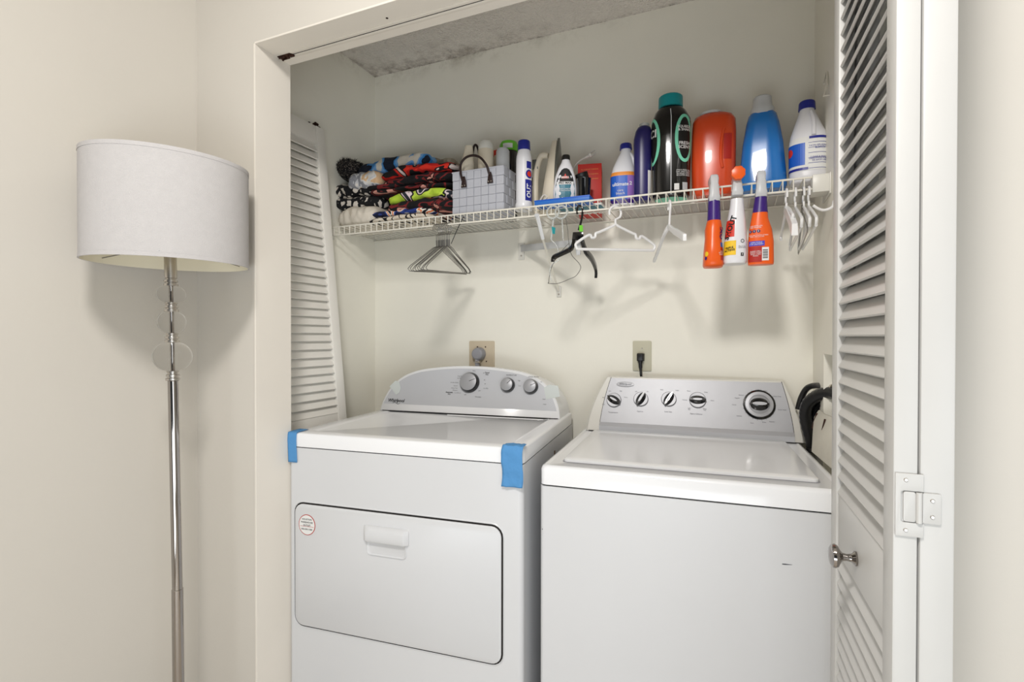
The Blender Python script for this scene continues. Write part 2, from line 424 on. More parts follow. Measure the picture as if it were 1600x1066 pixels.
# ------------------------------------------------------------------ louvred bifold panels
PW, PT, PIT = .375, .0267, .0292
def slat_mesh():
    mb = MB(); h, dp, th = .0300, .0150, .0050
    # cross-section: low edge at the front (y=0), rising to the back
    ax = Vector((0, dp, h)).normalized(); nn = Vector((0, -ax.z, ax.y)); L = math.hypot(dp, h)
    pr = []
    for sx_, sy_ in ((0, -1), (0, 1), (1, 1), (1, -1)):
        pr.append(ax * (L * sx_) + nn * (th / 2 * sy_))
    c0 = Vector((0, .0045, -h / 2))
    a = [Vector((.040, 0, 0)) + c0 + p for p in pr]; b = [Vector((PW - .040, 0, 0)) + c0 + p for p in pr]
    mb.rings([a, b]); return mb
def louvre_panel(name, height, mid0, mid1, thick, label, cat, loc, rot, paint='door'):
    r = empty(name, loc, label=label, cat=cat, rot=rot)
    bmb = MB().box(0, .042, 0, thick, 0, height); bmb.build('stile', M[paint], r, bevel=.003)
    MB().box(PW - .042, PW, 0, thick, 0, height).build('stile', M[paint], r, bevel=.003)
    top = .070
    for z0, z1 in ((0, .10), (mid0, mid1), (height - top, height)):
        MB().box(.042, PW - .042, .004, thick - .004, z0, z1).build('rail', M[paint], r, bevel=.0015)
    src = None
    for a, b in ((.10, mid0), (mid1, height - top)):
        n = int(round((b - a) / PIT)); st = (b - a) / n
        for i in range(n):
            z = a + st * (i + .5)
            if src is None:
                src = slat_mesh().build('slat', M[paint], r, bevel=.001, seg=1); src.location = (0, 0, z)
            else:
                child(r, 'slat', src, (0, 0, z))
    return r
YN = .80
pn = Vector((.2386 * YN, YN, 0)); pf = Vector((.1532 * (YN + PW), YN + PW, 0))
dirn = (pn - pf).normalized(); ang = math.atan2(dirn.y, dirn.x)
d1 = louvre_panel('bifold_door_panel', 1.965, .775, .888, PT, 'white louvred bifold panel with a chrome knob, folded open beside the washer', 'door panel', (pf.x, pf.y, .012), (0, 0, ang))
nx = Vector((-dirn.y, dirn.x, 0))   # local +y
# knob on the lead panel
kp = onx(1336, 873, .187)
kx = (Vector((kp.x, kp.y, 0)) - pf).dot(dirn); kz = kp.z - .012
k = MB().lathe([(.0001, -.0), (.0115, -.0), (.0125, .003), (.010, .005), (.0065, .008), (.0055, .014), (.0065, .020), (.012, .024), (.0175, .027), (.0195, .031), (.0185, .035), (.013, .0385), (.0001, .040)], 28, (0, 0, 0), 'y').build('knob', M['chrome'], d1)
k.rotation_euler = (0, 0, pi); k.location = (kx, .004, kz)
# second panel, folded behind: its louvres face the other way
T2 = .036
p2 = pf + nx * (PT + .0030)
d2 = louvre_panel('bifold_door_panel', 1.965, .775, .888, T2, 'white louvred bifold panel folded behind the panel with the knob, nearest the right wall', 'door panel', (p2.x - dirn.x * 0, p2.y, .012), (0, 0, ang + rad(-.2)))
# hinge joining the two near edges
hz = [onpl(1420, q, Vector((0, YN, 0)), Vector((0, 1, 0))).z for q in (740, 768, 815, 838)]
hg = empty('door_hinge', (pn.x, pn.y - .0003, 0), ang + pi / 2, label='white painted hinge joining the edges of the two folded louvred panels', cat='hinge')
z3, z2, z1, z0 = hz
mb = MB(); a0 = .002; g = PT + .001
oc = [(a0, z0), (g + .004, z0), (g + .004, z1 - .001), (a0 + .008, z1 - .001), (a0 + .006, z1 + .001), (a0 + .006, z2 - .001), (a0 + .008, z2 + .001), (g + .004, z2 + .001), (g + .004, z3), (a0, z3)]
mb.extrude(oc, -.0022, 0)
mb.build('hinge_leaf', M['door'], hg, bevel=.0005)
MB().extrude(rrect(a0 + .0085, g - .004, z1, z2, .003), -.0022, 0).build('hinge_leaf', M['door'], hg, bevel=.0005)
MB().extrude(rrect(g + .003, g + .022, z1, z2, .002), -.0022, 0).build('hinge_leaf', M['door'], hg, bevel=.0005)
MB().lathe([(.0034, z1), (.0034, z2)], 14, (g - .0008, -.0024, 0)).build('hinge_pin', M['door'], hg)
for sx_, sz_ in ((a0 + .011, z3 - .008), (a0 + .011, z0 + .008), (g + .013, z2 - .009), (g + .013, z1 + .009)):
    q = MB().lathe([(.0001, -.0012), (.0018, -.0012), (.0026, 0)], 12, (0, 0, 0), 'y').build('screw', M['nickel'], hg); q.location = (sx_, -.0022, sz_)
# left panel taken off its track, leaning on the closet wall
lean = math.atan((1.42 - 1.315) / 1.07)
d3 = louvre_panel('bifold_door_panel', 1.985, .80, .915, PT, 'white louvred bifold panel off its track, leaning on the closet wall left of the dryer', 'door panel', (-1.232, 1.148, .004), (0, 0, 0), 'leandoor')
d3.rotation_euler = (Matrix.Rotation(-lean, 4, 'Y') @ Matrix.Rotation(pi / 2, 4, 'Z')).to_euler()
mb = MB(); mb.lathe([(.005, 0), (.005, .018), (.003, .02)], 12, (PW - .03, PT / 2, 1.985)); mb.box(PW - .044, PW - .014, PT / 2 - .008, PT / 2 + .008, 1.985, 1.990)
mb.lathe([(.011, .010), (.011, .013), (.0035, .013)], 14, (PW - .03, PT / 2, 1.985)); mb.lathe([(.004, 0), (.004, .008)], 8, (PW - .062, PT / 2, 1.985))
mb.build('pivot_pin', M['rust'], d3)

# ------------------------------------------------------------------ dryer
DW, DD, DH = .713, .655, .914
def frame_of(x, y, rz):
    m = Matrix.Translation((x, y, 0)) @ Matrix.Rotation(rz, 4, 'Z'); return m, m.inverted()
drz = rad(5.6)
fr = Vector((-.481, 1.196, 0)); dl = fr - Vector((cos(drz), sin(drz), 0)) * DW
Dm, Di = frame_of(dl.x, dl.y, drz)
dryer = empty('clothes_dryer', (dl.x, dl.y, 0), drz, 'white front-loading clothes dryer with blue tape on its top corners, left machine', 'dryer')
def body(w_, d_, z0, z1, r, n=6, back=0.004):
    o = []
    for cx, cy, a0, rr in ((w_ - r, r, -90, r), (w_ - back, d_ - back, 0, back), (back, d_ - back, 90, back), (r, r, 180, r)):
        for i in range(n + 1):
            a = rad(a0 + 90 * i / n); o.append((cx + rr * cos(a), cy + rr * sin(a)))
    return MB().rings([[Vector((x, y, z0)) for x, y in o], [Vector((x, y, z1)) for x, y in o]])
TOPH = .040
def plane_front(px, py):    # point on dryer front plane in local coords
    n = Dm.to_3x3() @ Vector((0, 1, 0)); return Di @ onpl(px, py, Dm.translation, n)
# front outline with door opening cut out
dq = [plane_front(*q) for q in ((459.5, 781), (784, 829), (783.5, 1047), (466, 967))]
dx0, dx1 = (dq[0].x + dq[3].x) / 2, (dq[1].x + dq[2].x) / 2; dz1, dz0 = (dq[0].z + dq[1].z) / 2, (dq[2].z + dq[3].z) / 2
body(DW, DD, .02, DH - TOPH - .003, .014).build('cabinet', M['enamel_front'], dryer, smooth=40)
# top slab: outer rim, shallow dished centre
def slab(w_, d_, z0, z1, r, inset, depth, y1lim=None, e=.006, slope=.012):
    mb = MB()
    def ring(ins, z, rr):
        o = []
        x0_, x1_, y0_, y1_ = ins, w_ - ins, ins, (y1lim if y1lim else d_) - ins
        for cx, cy, a0 in ((x1_ - rr, y0_ + rr, -90), (x1_ - rr, y1_ - rr, 0), (x0_ + rr, y1_ - rr, 90), (x0_ + rr, y0_ + rr, 180)):
            for i in range(7):
                a = rad(a0 + 15 * i); o.append(Vector((cx + rr * cos(a), cy + rr * sin(a), z)))
        return o
    rs = [ring(0, z0, r), ring(0, z1 - e, r), ring(e * .3, z1 - e * .3, r), ring(e, z1, r), ring(inset, z1, r * .8)]
    rs += [ring(inset + slope * .5, z1 - depth * .25, r * .8), ring(inset + slope, z1 - depth, r * .8)]
    mb.rings(rs); return mb
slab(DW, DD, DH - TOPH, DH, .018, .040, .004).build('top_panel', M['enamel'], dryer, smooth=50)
cy = .478
MB().box(.008, DW - .008, .01, DD - .01, DH - TOPH - .004, DH - TOPH + .001).build('seam', M['darkgap'], dryer)
mb = MB(); mb.tube([(.30, cy - .030, DH + .0004), (DW - .06, cy - .030, DH + .0004)], .0022, 8, flat=.4); mb.tube([(DW - .075, cy - .045, DH), (DW - .045, cy - .010, DH)], .0010, 6)
mb.build('lint_lid_edge', M['enamel'], dryer)
# door: recessed gap + proud rounded panel
dm = MB(); dm.extrude(rrect(dx0 - .004, dx1 + .004, dz0 - .004, dz1 + .004, .030), -.0012, .004); dm.build('door_gasket', M['darkgap'], dryer)
lip = MB(); o1 = rrect(dx0 - .010, dx1 + .010, dz0 - .010, dz1 + .010, .036); o2 = rrect(dx0 - .003, dx1 + .003, dz0 - .003, dz1 + .003, .030)
lip.rings([[Vector((x, .001, z)) for x, z in o1], [Vector((x, -.0022, z)) for x, z in rrect(dx0 - .006, dx1 + .006, dz0 - .006, dz1 + .006, .033)], [Vector((x, .0005, z)) for x, z in o2]], cap0=False, cap1=False)
lip.build('door_rim', M['enamel_front'], dryer)
hq = [plane_front(*q) for q in ((571, 816), (641, 829), (638, 877), (578, 862))]
hx0, hx1, hz1_, hz0_ = hq[0].x, hq[1].x, (hq[0].z + hq[1].z) / 2, (hq[2].z + hq[3].z) / 2
door = MB()
outl = rrect(dx0, dx1, dz0, dz1, .027)
rs = [[Vector((x, .002, z)) for x, z in outl], [Vector((x, -.004, z)) for x, z in rrect(dx0, dx1, dz0, dz1, .027)], [Vector((x, -.0065, z)) for x, z in rrect(dx0 + .003, dx1 - .003, dz0 + .003, dz1 - .003, .025)]]
door.rings(rs)
door = door.build('dryer_door', M['enamel_front'], dryer, smooth=50)
# handle: overhanging grip above a scooped finger recess
hm = MB(); hw = hx1 - hx0; gz = hz1_ - (hz1_ - hz0_) * .52
prof = [(-.0065, hz1_), (-.014, hz1_ - .004), (-.020, hz1_ - .014), (-.0205, gz + .004), (-.018, gz), (-.0065, gz)]
ringsl = []
for i in range(13):
    tt = i / 12; x = hx0 + hw * tt; ed = min(1, min(tt, 1 - tt) / .07); s_ = .25 + .75 * math.sqrt(max(0, 1 - (1 - ed) ** 2))
    ringsl.append([Vector((x, -.006 + (y + .006) * s_, z)) for y, z in prof])
hm.rings(ringsl); hm.build('handle', M['enamel_front'], door, bevel=.0008)
sm = MB(); n = 14; rr_ = []
for k_, (ins, yy) in enumerate(((0, -.0068), (.003, -.0100), (.008, -.0072))):
    o = []
    for x, z in rrect(hx0 + .008 + ins, hx1 - .006 - ins, hz0_ + ins * .6, gz + .010, .012 - ins * .6, 5): o.append(Vector((x, yy, z)))
    rr_.append(o)
sm.rings(rr_); sm.build('finger_scoop', M['enamel_front'], door)
# round sticker
sc_ = [plane_front(*q) for q in ((482, 803), (482, 835), (470, 818), (494.5, 821))]
sx_, sz_ = (sc_[2].x + sc_[3].x) / 2, (sc_[0].z + sc_[1].z) / 2; srx, srz = (sc_[3].x - sc_[2].x) / 2, (sc_[0].z - sc_[1].z) / 2; sr = (srx + srz) / 2
def ell(cx, cz, a, b, n=28): return [(cx + a * cos(2 * pi * i / n), cz + b * sin(2 * pi * i / n)) for i in range(n)]
mb = MB(); mb.extrude(ell(sx_, sz_, sr, sr * 1.05), -.0071, -.0060, mi=1); mb.extrude(ell(sx_, sz_, sr * .93, sr * .98), -.0074, -.0060, mi=0)
for i, s_ in enumerate(('HOUSTON', 'WAREHOUSE', 'OUTLET')):
    put_text(mb, s_, lambda a, b: Vector((a, -.0077, b)), sx_, sz_ + sr * (.55 - .3 * i), 2, size=.0068, bold=.0001)
put_text(mb, '832-500-1580', lambda a, b: Vector((a, -.0077, b)), sx_, sz_ - sr * .45, 2, size=.0066, bold=.0001)
mb.box(sx_ - sr * .8, sx_ + sr * .8, -.0077, -.0074, sz_ - sr * .18, sz_ - sr * .15, 1)
mb.build('round_sticker', [M['inkwhite'], M['darkred'], M['inkblack']], door)
# control console, arched
CH = .172
half = [(0, 0), (.004, .025), (.010, .045), (.026, .078), (.052, .108), (.090, .134), (.145, .153), (.22, .164), (.30, .170)]
CX0, CX1 = .006, DW - .010; CW = CX1 - CX0
def cons_outline(ins=0):
    pts = [(CX0 + x, z) for x, z in half] + [(CX1 - x, z) for x, z in reversed(half)]
    # refine with a spline
    v = smooth_path([(a, 0, b) for a, b in pts], 4); pts = [(p.x, p.z) for p in v]
    if ins:
        cx_ = (CX0 + CX1) / 2; pts = [(cx_ + (x - cx_) * (1 - ins / (CW / 2)), max(ins * .4, z * (1 - ins / CH))) for x, z in pts]
    return pts
tilt = .30
def cf(p, y): return Vector((p[0], cy + y + tilt * p[1], DH + p[1]))
cmb = MB(); o0 = cons_outline()
def backpt(p): return Vector((p[0], DD - .002, DH + p[1] * .9))
cmb.rings([[cf(p, .004) for p in o0], [cf(p, 0) for p in cons_outline(.003)]], cap0=False)
cmb.rings([[cf(p, .004) for p in o0], [cf(p, .03) for p in o0], [backpt(p) for p in o0]], cap0=False)
cmb.build('console', M['enamel'], dryer, smooth=60)
pm = MB(); o1 = [p for p in cons_outline(.0085)]
o1 = [(x, max(z, .026)) for x, z in o1]
pm.rings([[cf(p, .001) for p in o1], [cf(p, -.0006) for p in o1]]); pm.build('control_panel', M['silver'], dryer)
MB().box(CX0 + .012, CX1 - .006, cy - .003, cy + .004, DH + .0003, DH + .0022).build('console_gap', M['darkgap'], dryer)
cn = (Dm.to_3x3() @ Vector((0, 1, -tilt))).normalized(); cp0 = Dm @ Vector((0, cy - .0006, DH))
def cuv(px, py): l = Di @ onpl(px, py, cp0, cn); return l.x, l.z - DH
def knob(parent, u, h, r, ang_, name='dial_knob'):
    e_ = bpy.data.objects.new(name, None)
    mb = MB(); mb.lathe([(r * 1.12, -.0008), (r * 1.10, -.004), (r * 1.03, -.012), (r * .93, -.017)], 32, (0, 0, 0), 'y', mi=0)
    mb.lathe([(r * .93, -.0165), (r * .91, -.0195), (r * .84, -.0205), (.0001, -.0200)], 32, (0, 0, 0), 'y', mi=1)
    o = mb.build(name, [M['blackgloss'], M['brushed']], parent, smooth=50)
    nd = MB().box(r * .15, r * .86, -.0212, -.0196, -.0007, .0007); nd = nd.build('pointer', M['inkblack'], o); nd.rotation_euler = (0, -ang_, 0)
    o.location = cf((u, h), -.0006); o.rotation_euler = (-math.atan(tilt), 0, 0)
    return o
for (px, py, rpx, a_) in ((734, 598, 14.6, rad(22)), (793.5, 602, 10.6, rad(45)), (829.5, 604.5, 10.8, rad(25))):
    u, h = cuv(px, py); dd = (Dm @ cf((u, h), 0) - CAM).dot(FWD); knob(dryer, u, h, rpx * dd / F, a_)
pr = MB()
def cprint(s_, px, py, size, mi=0, **k):
    u, h = cuv(px, py); put_text(pr, s_, lambda a, b: cf((a, b), -.0011), u, h, mi, size=size, **k)
cprint('Whirlpool', 619, 626, .0165, 1, shear=.18, bold=.0005)
u, h = cuv(619, 629.5); pts = [cf((u - .014 + .030 * i / 8, h + .0035 * sin(pi * i / 4) - .001), -.0012) for i in range(9)]; pr.tube(pts, .0007, 5, mi=1)
for s_, px, py in (('Wrinkle Shield', 710, 598), ('Normal', 712, 603), ('Heavy Duty', 710, 606.5), ('Delicates', 711, 610), ('Cool Down', 715, 614), ('OFF', 735, 583), ('More Dry', 719, 588), ('Less Dry', 718, 591), ('60', 756, 583), ('50', 757, 594), ('40', 758, 600), ('Air Only', 759, 607), ('OFF', 749, 611), ('OFF', 727, 617), ('Bulky', 741, 579.5)):
    cprint(s_, px, py, .0052)
for s_, px, py in (('Automatic\nDry', 702, 614.5), ('Timed\nDry', 761, 584)): cprint(s_, px, py, .0068, 1, bold=.0002)
cprint('TEMPERATURE', 799, 586.5, .0060, 1); cprint('CYCLE SIGNAL', 834, 589, .0060, 1); cprint('Wrinkle', 747, 620.5, .0070); cprint('High', 811, 595, .005); cprint('Low', 812, 603, .005); cprint('On', 846, 597, .005); cprint('Start', 850, 624, .0055); cprint('Hold', 851, 632, .0055)
tag(pr.build('printed_markings', [M['ink'], M['inkblack']], dryer, smooth=0), kind='stuff')
# leftover shipping tape on the console
def patch_px(mb, pts, off, mi=0):
    v = [cf(cuv(*q), off) for q in pts]; w_ = [cf(cuv(*q), off + .0006) for q in pts]; mb.rings([w_, v], mi=mi)
mb = MB(); patch_px(mb, [(609, 604), (618, 595), (624, 597), (626.5, 607), (624, 613.5), (619, 617)], -.0016); mb.build('tape_scrap', M['cleartape'], dryer, smooth=0)
mb = MB(); patch_px(mb, [(850, 606), (858, 601.5), (872, 603), (875, 620), (853, 624)], -.0014); mb.build('tape_scrap', M['cleartape'], dryer, smooth=0)
# lower side trim on the right
MB().box(DW, DW + .002, .35, .36, .02, DH - .08).build('side_edge', M['lint'], dryer)

# blue tape
def tape(name, label, prof, x0, x1, par_loc=Dm, side=0, amp=.0008):
    """strip folded over an edge: prof is a list of (y, z) in dryer space, width x0..x1"""
    mb = MB(); n = 8; pts = smooth_path([(0, y, z) for y, z in prof], 4); top = []; bot = []
    for i, p in enumerate(pts):
        rowt = []
        for j in range(n + 1):
            x = x0 + (x1 - x0) * j / n
            nz = noise.noise(Vector((x * 90, p.y * 60, p.z * 60))) * amp + amp
            rowt.append(Vector((x + .0015 * sin(i * .5), p.y - (nz if p.z < DH - .003 else 0), p.z + (nz if p.z > DH - .004 else 0))))
        top.append(rowt)
    v = [q for r in top for q in r]; f = [(i * (n + 1) + j, i * (n + 1) + j + 1, (i + 1) * (n + 1) + j + 1, (i + 1) * (n + 1) + j) for i in range(len(top) - 1) for j in range(n)]
    mb.add(v, f)
    o = mb.build(name, M['tape'], None, smooth=60); o.matrix_world = Dm
    sol = o.modifiers.new('s', 'SOLIDIFY'); sol.thickness = .0006
    tag(o, label, 'tape'); return o
ex = .0015
tape('painters_tape', 'crinkled strip of blue tape folded over the front right corner of the dryer top', [(.030, DH + ex), (.004, DH + ex), (-ex, DH - .006), (-ex - .001, DH - .045), (-ex - .001, DH - .075), (-ex - .002, DH - .098)], DW - .054, DW + .0015, amp=.0042)
tape('painters_tape', 'flat strip of blue tape over the front left corner of the dryer by the jamb', [(.050, DH + ex), (.004, DH + ex), (-ex, DH - .006), (-ex - .0005, DH - .045), (-ex - .001, DH - .086)], -.001, .030, amp=.0007)

# ------------------------------------------------------------------ washer
WW, WD, WH = .676, .60, .871
wrz = rad(3.9)
Wm, Wi = frame_of(-.444, 1.219, wrz)
washer = empty('washing_machine', (-.444, 1.219, 0), wrz, 'white top-loading washing machine with five black and silver dials, right machine', 'washer')
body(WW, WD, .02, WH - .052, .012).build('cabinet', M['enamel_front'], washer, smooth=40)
MB().box(.006, WW - .006, .008, WD - .01, WH - .055, WH - .047).build('seam', M['darkgap'], washer)
wcy = .520
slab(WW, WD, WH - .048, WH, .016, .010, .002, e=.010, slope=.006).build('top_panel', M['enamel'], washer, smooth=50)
# lid, set in a shallow groove
lx0, lx1, ly0, ly1 = .046, WW - .046, .060, wcy - .012
g_ = MB(); g_.rings([[Vector((x, y, WH - .0018)) for x, y in rrect(lx0 - .0035, lx1 + .0035, ly0 - .0035, ly1 + .0035, .014)], [Vector((x, y, WH - .0012)) for x, y in rrect(lx0 - .0035, lx1 + .0035, ly0 - .0035, ly1 + .0035, .014)]])
g_.build('lid_groove', M['grey'], washer)
l_ = MB(); l_.rings([[Vector((x, y, WH - .0015)) for x, y in rrect(lx0, lx1, ly0, ly1, .012)], [Vector((x, y, WH + .0045)) for x, y in rrect(lx0, lx1, ly0, ly1, .012)], [Vector((x, y, WH + .0065)) for x, y in rrect(lx0 + .004, lx1 - .004, ly0 + .004, ly1 - .004, .010)], [Vector((x, y, WH + .0060)) for x, y in rrect(lx0 + .030, lx1 - .030, ly0 + .030, ly1 - .030, .010)]])
l_.build('lid', M['enamel'], washer, smooth=50)
# front scuffs
n = Wm.to_3x3() @ Vector((0, 1, 0))
a = Wi @ onpl(1222, 881.5, Wm.translation, n); b = Wi @ onpl(1238, 883, Wm.translation, n); c = Wi @ onpl(847.5, 827, Wm.translation, n)
mb = MB(); mb.extrude([(a.x, a.z + .001), (a.x + .006, a.z + .0015), (b.x, b.z + .0004), (b.x, b.z), (a.x + .006, a.z - .001), (a.x, a.z - .001)], -.0004, .0002)
mb.extrude(ell(c.x, c.z, .0012, .0012, 8), -.0004, .0002); tag(mb.build('scuff', M['ink'], washer, smooth=0), kind='stuff')
# console
WCH = .190; wt = .36
bp = [Wi @ onpl(q[0], q[1], Wm @ Vector((0, wcy, WH)), (Wm.to_3x3() @ Vector((0, 1, -wt))).normalized()) for q in ((915.4, 671), (1258, 690), (1226, 596.5), (947, 589.5), (936, 672), (1242, 689), (1221, 598), (955, 591))]
WCH = (bp[2].z + bp[3].z) / 2 - WH
wn = (Wm.to_3x3() @ Vector((0, 1, -wt))).normalized(); wp0 = Wm @ Vector((0, wcy - .0006, WH))
def wf(u, h, y=0): return Vector((u, wcy + y + wt * h, WH + h))
def wuv(px, py): l = Wi @ onpl(px, py, wp0, wn); return l.x, l.z - WH
ux0, ux1, vx1, vx0 = bp[0].x, bp[1].x, bp[2].x, bp[3].x
def edge(u0, u1, h, pw=1.7): t_ = h / WCH; return u0 + (u1 - u0) * t_ ** pw
cm = MB(); N = 10; rsl = []
for i in range(N + 1):
    h = WCH * i / N; ul = edge(ux0, vx0, h); ur = edge(ux1, vx1, h)
    top = 1 - .0 * i
    rsl.append([wf(ul, h, .006), wf(ul + .006, h, 0), wf(ur - .006, h, 0), wf(ur, h, .006), Vector((ur, WD - .004, WH + h * .93)), Vector((ul, WD - .004, WH + h * .93))])
h = WCH + .004
rsl.append([wf(vx0 + .008, h, .012), wf(vx0 + .012, h, .008), wf(vx1 - .012, h, .008), wf(vx1 - .008, h, .012), Vector((vx1 - .008, WD - .008, WH + h * .93)), Vector((vx0 + .008, WD - .008, WH + h * .93))])
cm.rings(rsl); cm.build('console', M['offwhite'], washer, smooth=40)
fm = MB(); L_, R_ = [], []
sx0, sx1, tx1, tx0 = bp[4].x, bp[5].x, bp[6].x, bp[7].x
h0 = .030
for i in range(N + 1):
    h = h0 + (WCH - h0 - .003) * i / N; L_.append((edge(sx0, tx0, h), h)); R_.append((edge(sx1, tx1, h), h))
ol = R_ + L_[::-1]
fm.rings([[wf(u, h, .001) for u, h in ol], [wf(u, h, -.0015) for u, h in ol]]); fm.build('control_panel', M['brushed'], washer, smooth=0)
def strip(h_a, h_b, ya, yb, m_, nm):
    o = [(edge(sx0, tx0, h_a), h_a, ya), (edge(sx1, tx1, h_a), h_a, ya), (edge(sx1, tx1, h_b), h_b, yb), (edge(sx0, tx0, h_b), h_b, yb)]
    MB().rings([[wf(u, h, .002) for u, h, y in o], [wf(u, h, y) for u, h, y in o]]).build(nm, m_, washer, smooth=0)
strip(.018, .030, -.006, -.002, M['brushed'], 'trim_strip'); strip(.001, .018, -.003, -.006, M['silver'], 'trim_strip')
MB().box(ux0 + .01, ux1 - .002, wcy - .004, wcy + .004, WH + .0001, WH + .0016).build('console_gap', M['darkgap'], washer)
for u0_, u1_ in ((sx0, tx0), (sx1, tx1)):
    MB().tube([wf(edge(u0_, u1_, WCH * i / 10), WCH * i / 10, -.0012) for i in range(1, 11)], .0008, 6).build('panel_joint', M['darkgap'], washer)
def oval_knob(px, py, rpx, a_, big=False):
    u, h = wuv(px, py); d_ = (Wm @ wf(u, h) - CAM).dot(FWD); r = rpx * d_ / F
    o = bpy.data.objects.new('dial_knob', None); mb = MB()
    mb.lathe([(r, -.000), (r, -.004), (r * .92, -.007), (.0001, -.0065)], 32, (0, 0, 0), 'y')
    o = mb.build('dial_knob', M['brushed'] if not big else M['brushed'], washer, smooth=50)
    # grip: black arched bar with a silver tongue
    gm = MB(); rs_ = []
    for i in range(13):
        t_ = -1 + 2 * i / 12; wv = math.sqrt(max(0, 1 - t_ * t_)) * .52 * r + .0012
        rs_.append([Vector((t_ * r * (1.0 if not big else .72), -.006, -wv)), Vector((t_ * r * (1.0 if not big else .72), -.018, -wv * .30)), Vector((t_ * r * (1.0 if not big else .72), -.018, wv * .30)), Vector((t_ * r * (1.0 if not big else .72), -.006, wv))])
    gm.rings(rs_); g2 = gm.build('grip', M['blackgloss'], o, smooth=50); g2.rotation_euler = (0, -a_, 0)
    tm = MB(); tm.extrude(ell(0, 0, r * .55, r * .14, 20), -.0195, -.016); t2 = tm.build('grip_inlay', M['brushed'], o); t2.rotation_euler = (0, -a_, 0)
    if big:
        mb = MB(); q = 40
        for (ra, rb, y, m_) in ((1.22, 1.08, -.0035, 0), (1.05, .80, -.0075, 1)):
            a1 = [Vector((r * ra * cos(2 * pi * i / q), y, r * ra * sin(2 * pi * i / q))) for i in range(q)]; b1 = [Vector((r * rb * cos(2 * pi * i / q), y - .001, r * rb * sin(2 * pi * i / q))) for i in range(q)]
            a0_ = [v + Vector((0, .006, 0)) for v in a1]; b0_ = [v + Vector((0, .006, 0)) for v in b1]
            mb.rings([a0_, a1, b1, b0_], closed=True, mi=m_)
        mb.build('dial_ring', [M['blackgloss'], M['brushed']], o, smooth=50)
    o.location = wf(u, h, -.0015); o.rotation_euler = (-math.atan(wt), 0, 0)
    return o
oval_knob(959.5, 625.5, 11.3, rad(-28)); oval_knob(1001.5, 624, 11.3, rad(62)); oval_knob(1045, 624, 11.5, rad(60)); oval_knob(1090, 625.5, 12.5, rad(0)); oval_knob(1186, 632.5, 19.0, rad(0), True)
pr = MB()
def wprint(s_, px, py, size, mi=0, **k):
    u, h = wuv(px, py); put_text(pr, s_, lambda a, b: wf(a, b, -.0021), u, h, mi, size=size, **k)
for s_, px, py in (('Temperature', 958, 644.5), ('Options', 1000, 643), ('Load Size', 1044, 643.5), ('Fabric Softener', 1088, 647)): wprint(s_, px, py, .0062)
for s_, px, py in (('Low', 953, 611), ('High', 970, 611), ('Warm', 978, 621), ('Hot', 943, 621), ('Cold', 943, 632), ('Off', 994, 612), ('On', 1012, 612), ('Small', 1034, 609), ('Large', 1058, 610), ('Rinse', 1076, 611), ('Delay', 1103, 613), ('Extra', 1113, 626), ('Normal', 1070, 625), ('Light\nSoil', 1077, 639), ('Heavy\nSoil', 1101, 640), ('Heavy Duty', 1214, 619.5), ('Normal', 1158, 617.5), ('Regular', 1152, 622), ('Casual', 1147, 632.5), ('Delicate', 1155, 650), ('Soak', 1175, 661), ('Quick Wash', 1222, 640.5), ('Spin', 1185, 609), ('Rinse', 1196, 611), ('Drain', 1194, 660), ('Express', 1206, 659)):
    wprint(s_, px, py, .0048)
wprint('ULTIMATE CARE  SUPER CAPACITY', 995, 664, .0052, 0)
for i in range(22):
    a_ = 2 * pi * i / 22; u, h = wuv(1186, 632.5); r_ = .044; pr.tube([wf(u + r_ * cos(a_), h + r_ * sin(a_), -.0022), wf(u + (r_ + .005) * cos(a_), h + (r_ + .005) * sin(a_), -.0022)], .0004, 4)
tag(pr.build('printed_markings', [M['ink'], M['inkblack']], washer, smooth=0), kind='stuff')
u, h = wuv(977, 600.5); mb = MB(); o = ell(u, h, .030, .0085); o2 = ell(u, h, .026, .0065)
mb.rings([[wf(x, z, .001) for x, z in o], [wf(x, z, -.004) for x, z in o], [wf(x, z, -.0045) for x, z in o2]]); put_text(mb, 'Whirlpool', lambda a, b: wf(a, b, -.0050), u, h + .001, 1, size=.0100, shear=.2, bold=.0001)
mb.build('oval_badge', [M['brushed'], M['ink']], washer, smooth=40)

# ------------------------------------------------------------------ floor lamp
lc = Vector((-1.240, .815, 0)); LA, LB, LPH = .170, .132, 1.066
lamp = empty('floor_lamp', (-1.2125, .815, 0), 0, 'chrome and glass floor lamp with a white oval drum shade in the corner', 'lamp')
def lp(z):  # pole axis in lamp space
    return Vector((-.0260 * (z - .37) / 1.0 if z > .37 else 0, 0, z))
def laxis_lathe(prof, seg=24):
    mb = MB(); rs = []
    for r, z in prof:
        c_ = lp(z); rs.append([c_ + Vector((r * cos(2 * pi * j / seg), r * sin(2 * pi * j / seg), 0)) for j in range(seg)])
    mb.rings(rs); return mb
def zof(py): return onpl(268, py, Vector((0, .815, 0)), Vector((0, 1, 0))).z
px2m = (Vector((-1.24, .815, 1.2)) - CAM).dot(FWD) / F
laxis_lathe([(.13, 0), (.14, .006), (.14, .014), (.125, .020), (.03, .028), (.016, .05)], 40).build('base', M['chrome'], lamp)
zr = [zof(q) for q in (441, 481, 529, 588)]      # ring stacks
pole_r = 7.2 * px2m
laxis_lathe([(pole_r * 1.12, .045), (pole_r * 1.12, zof(918)), (pole_r, zof(918) + .001), (pole_r, zr[3] - .005)], 20).build('pole', M['chrome'], lamp)
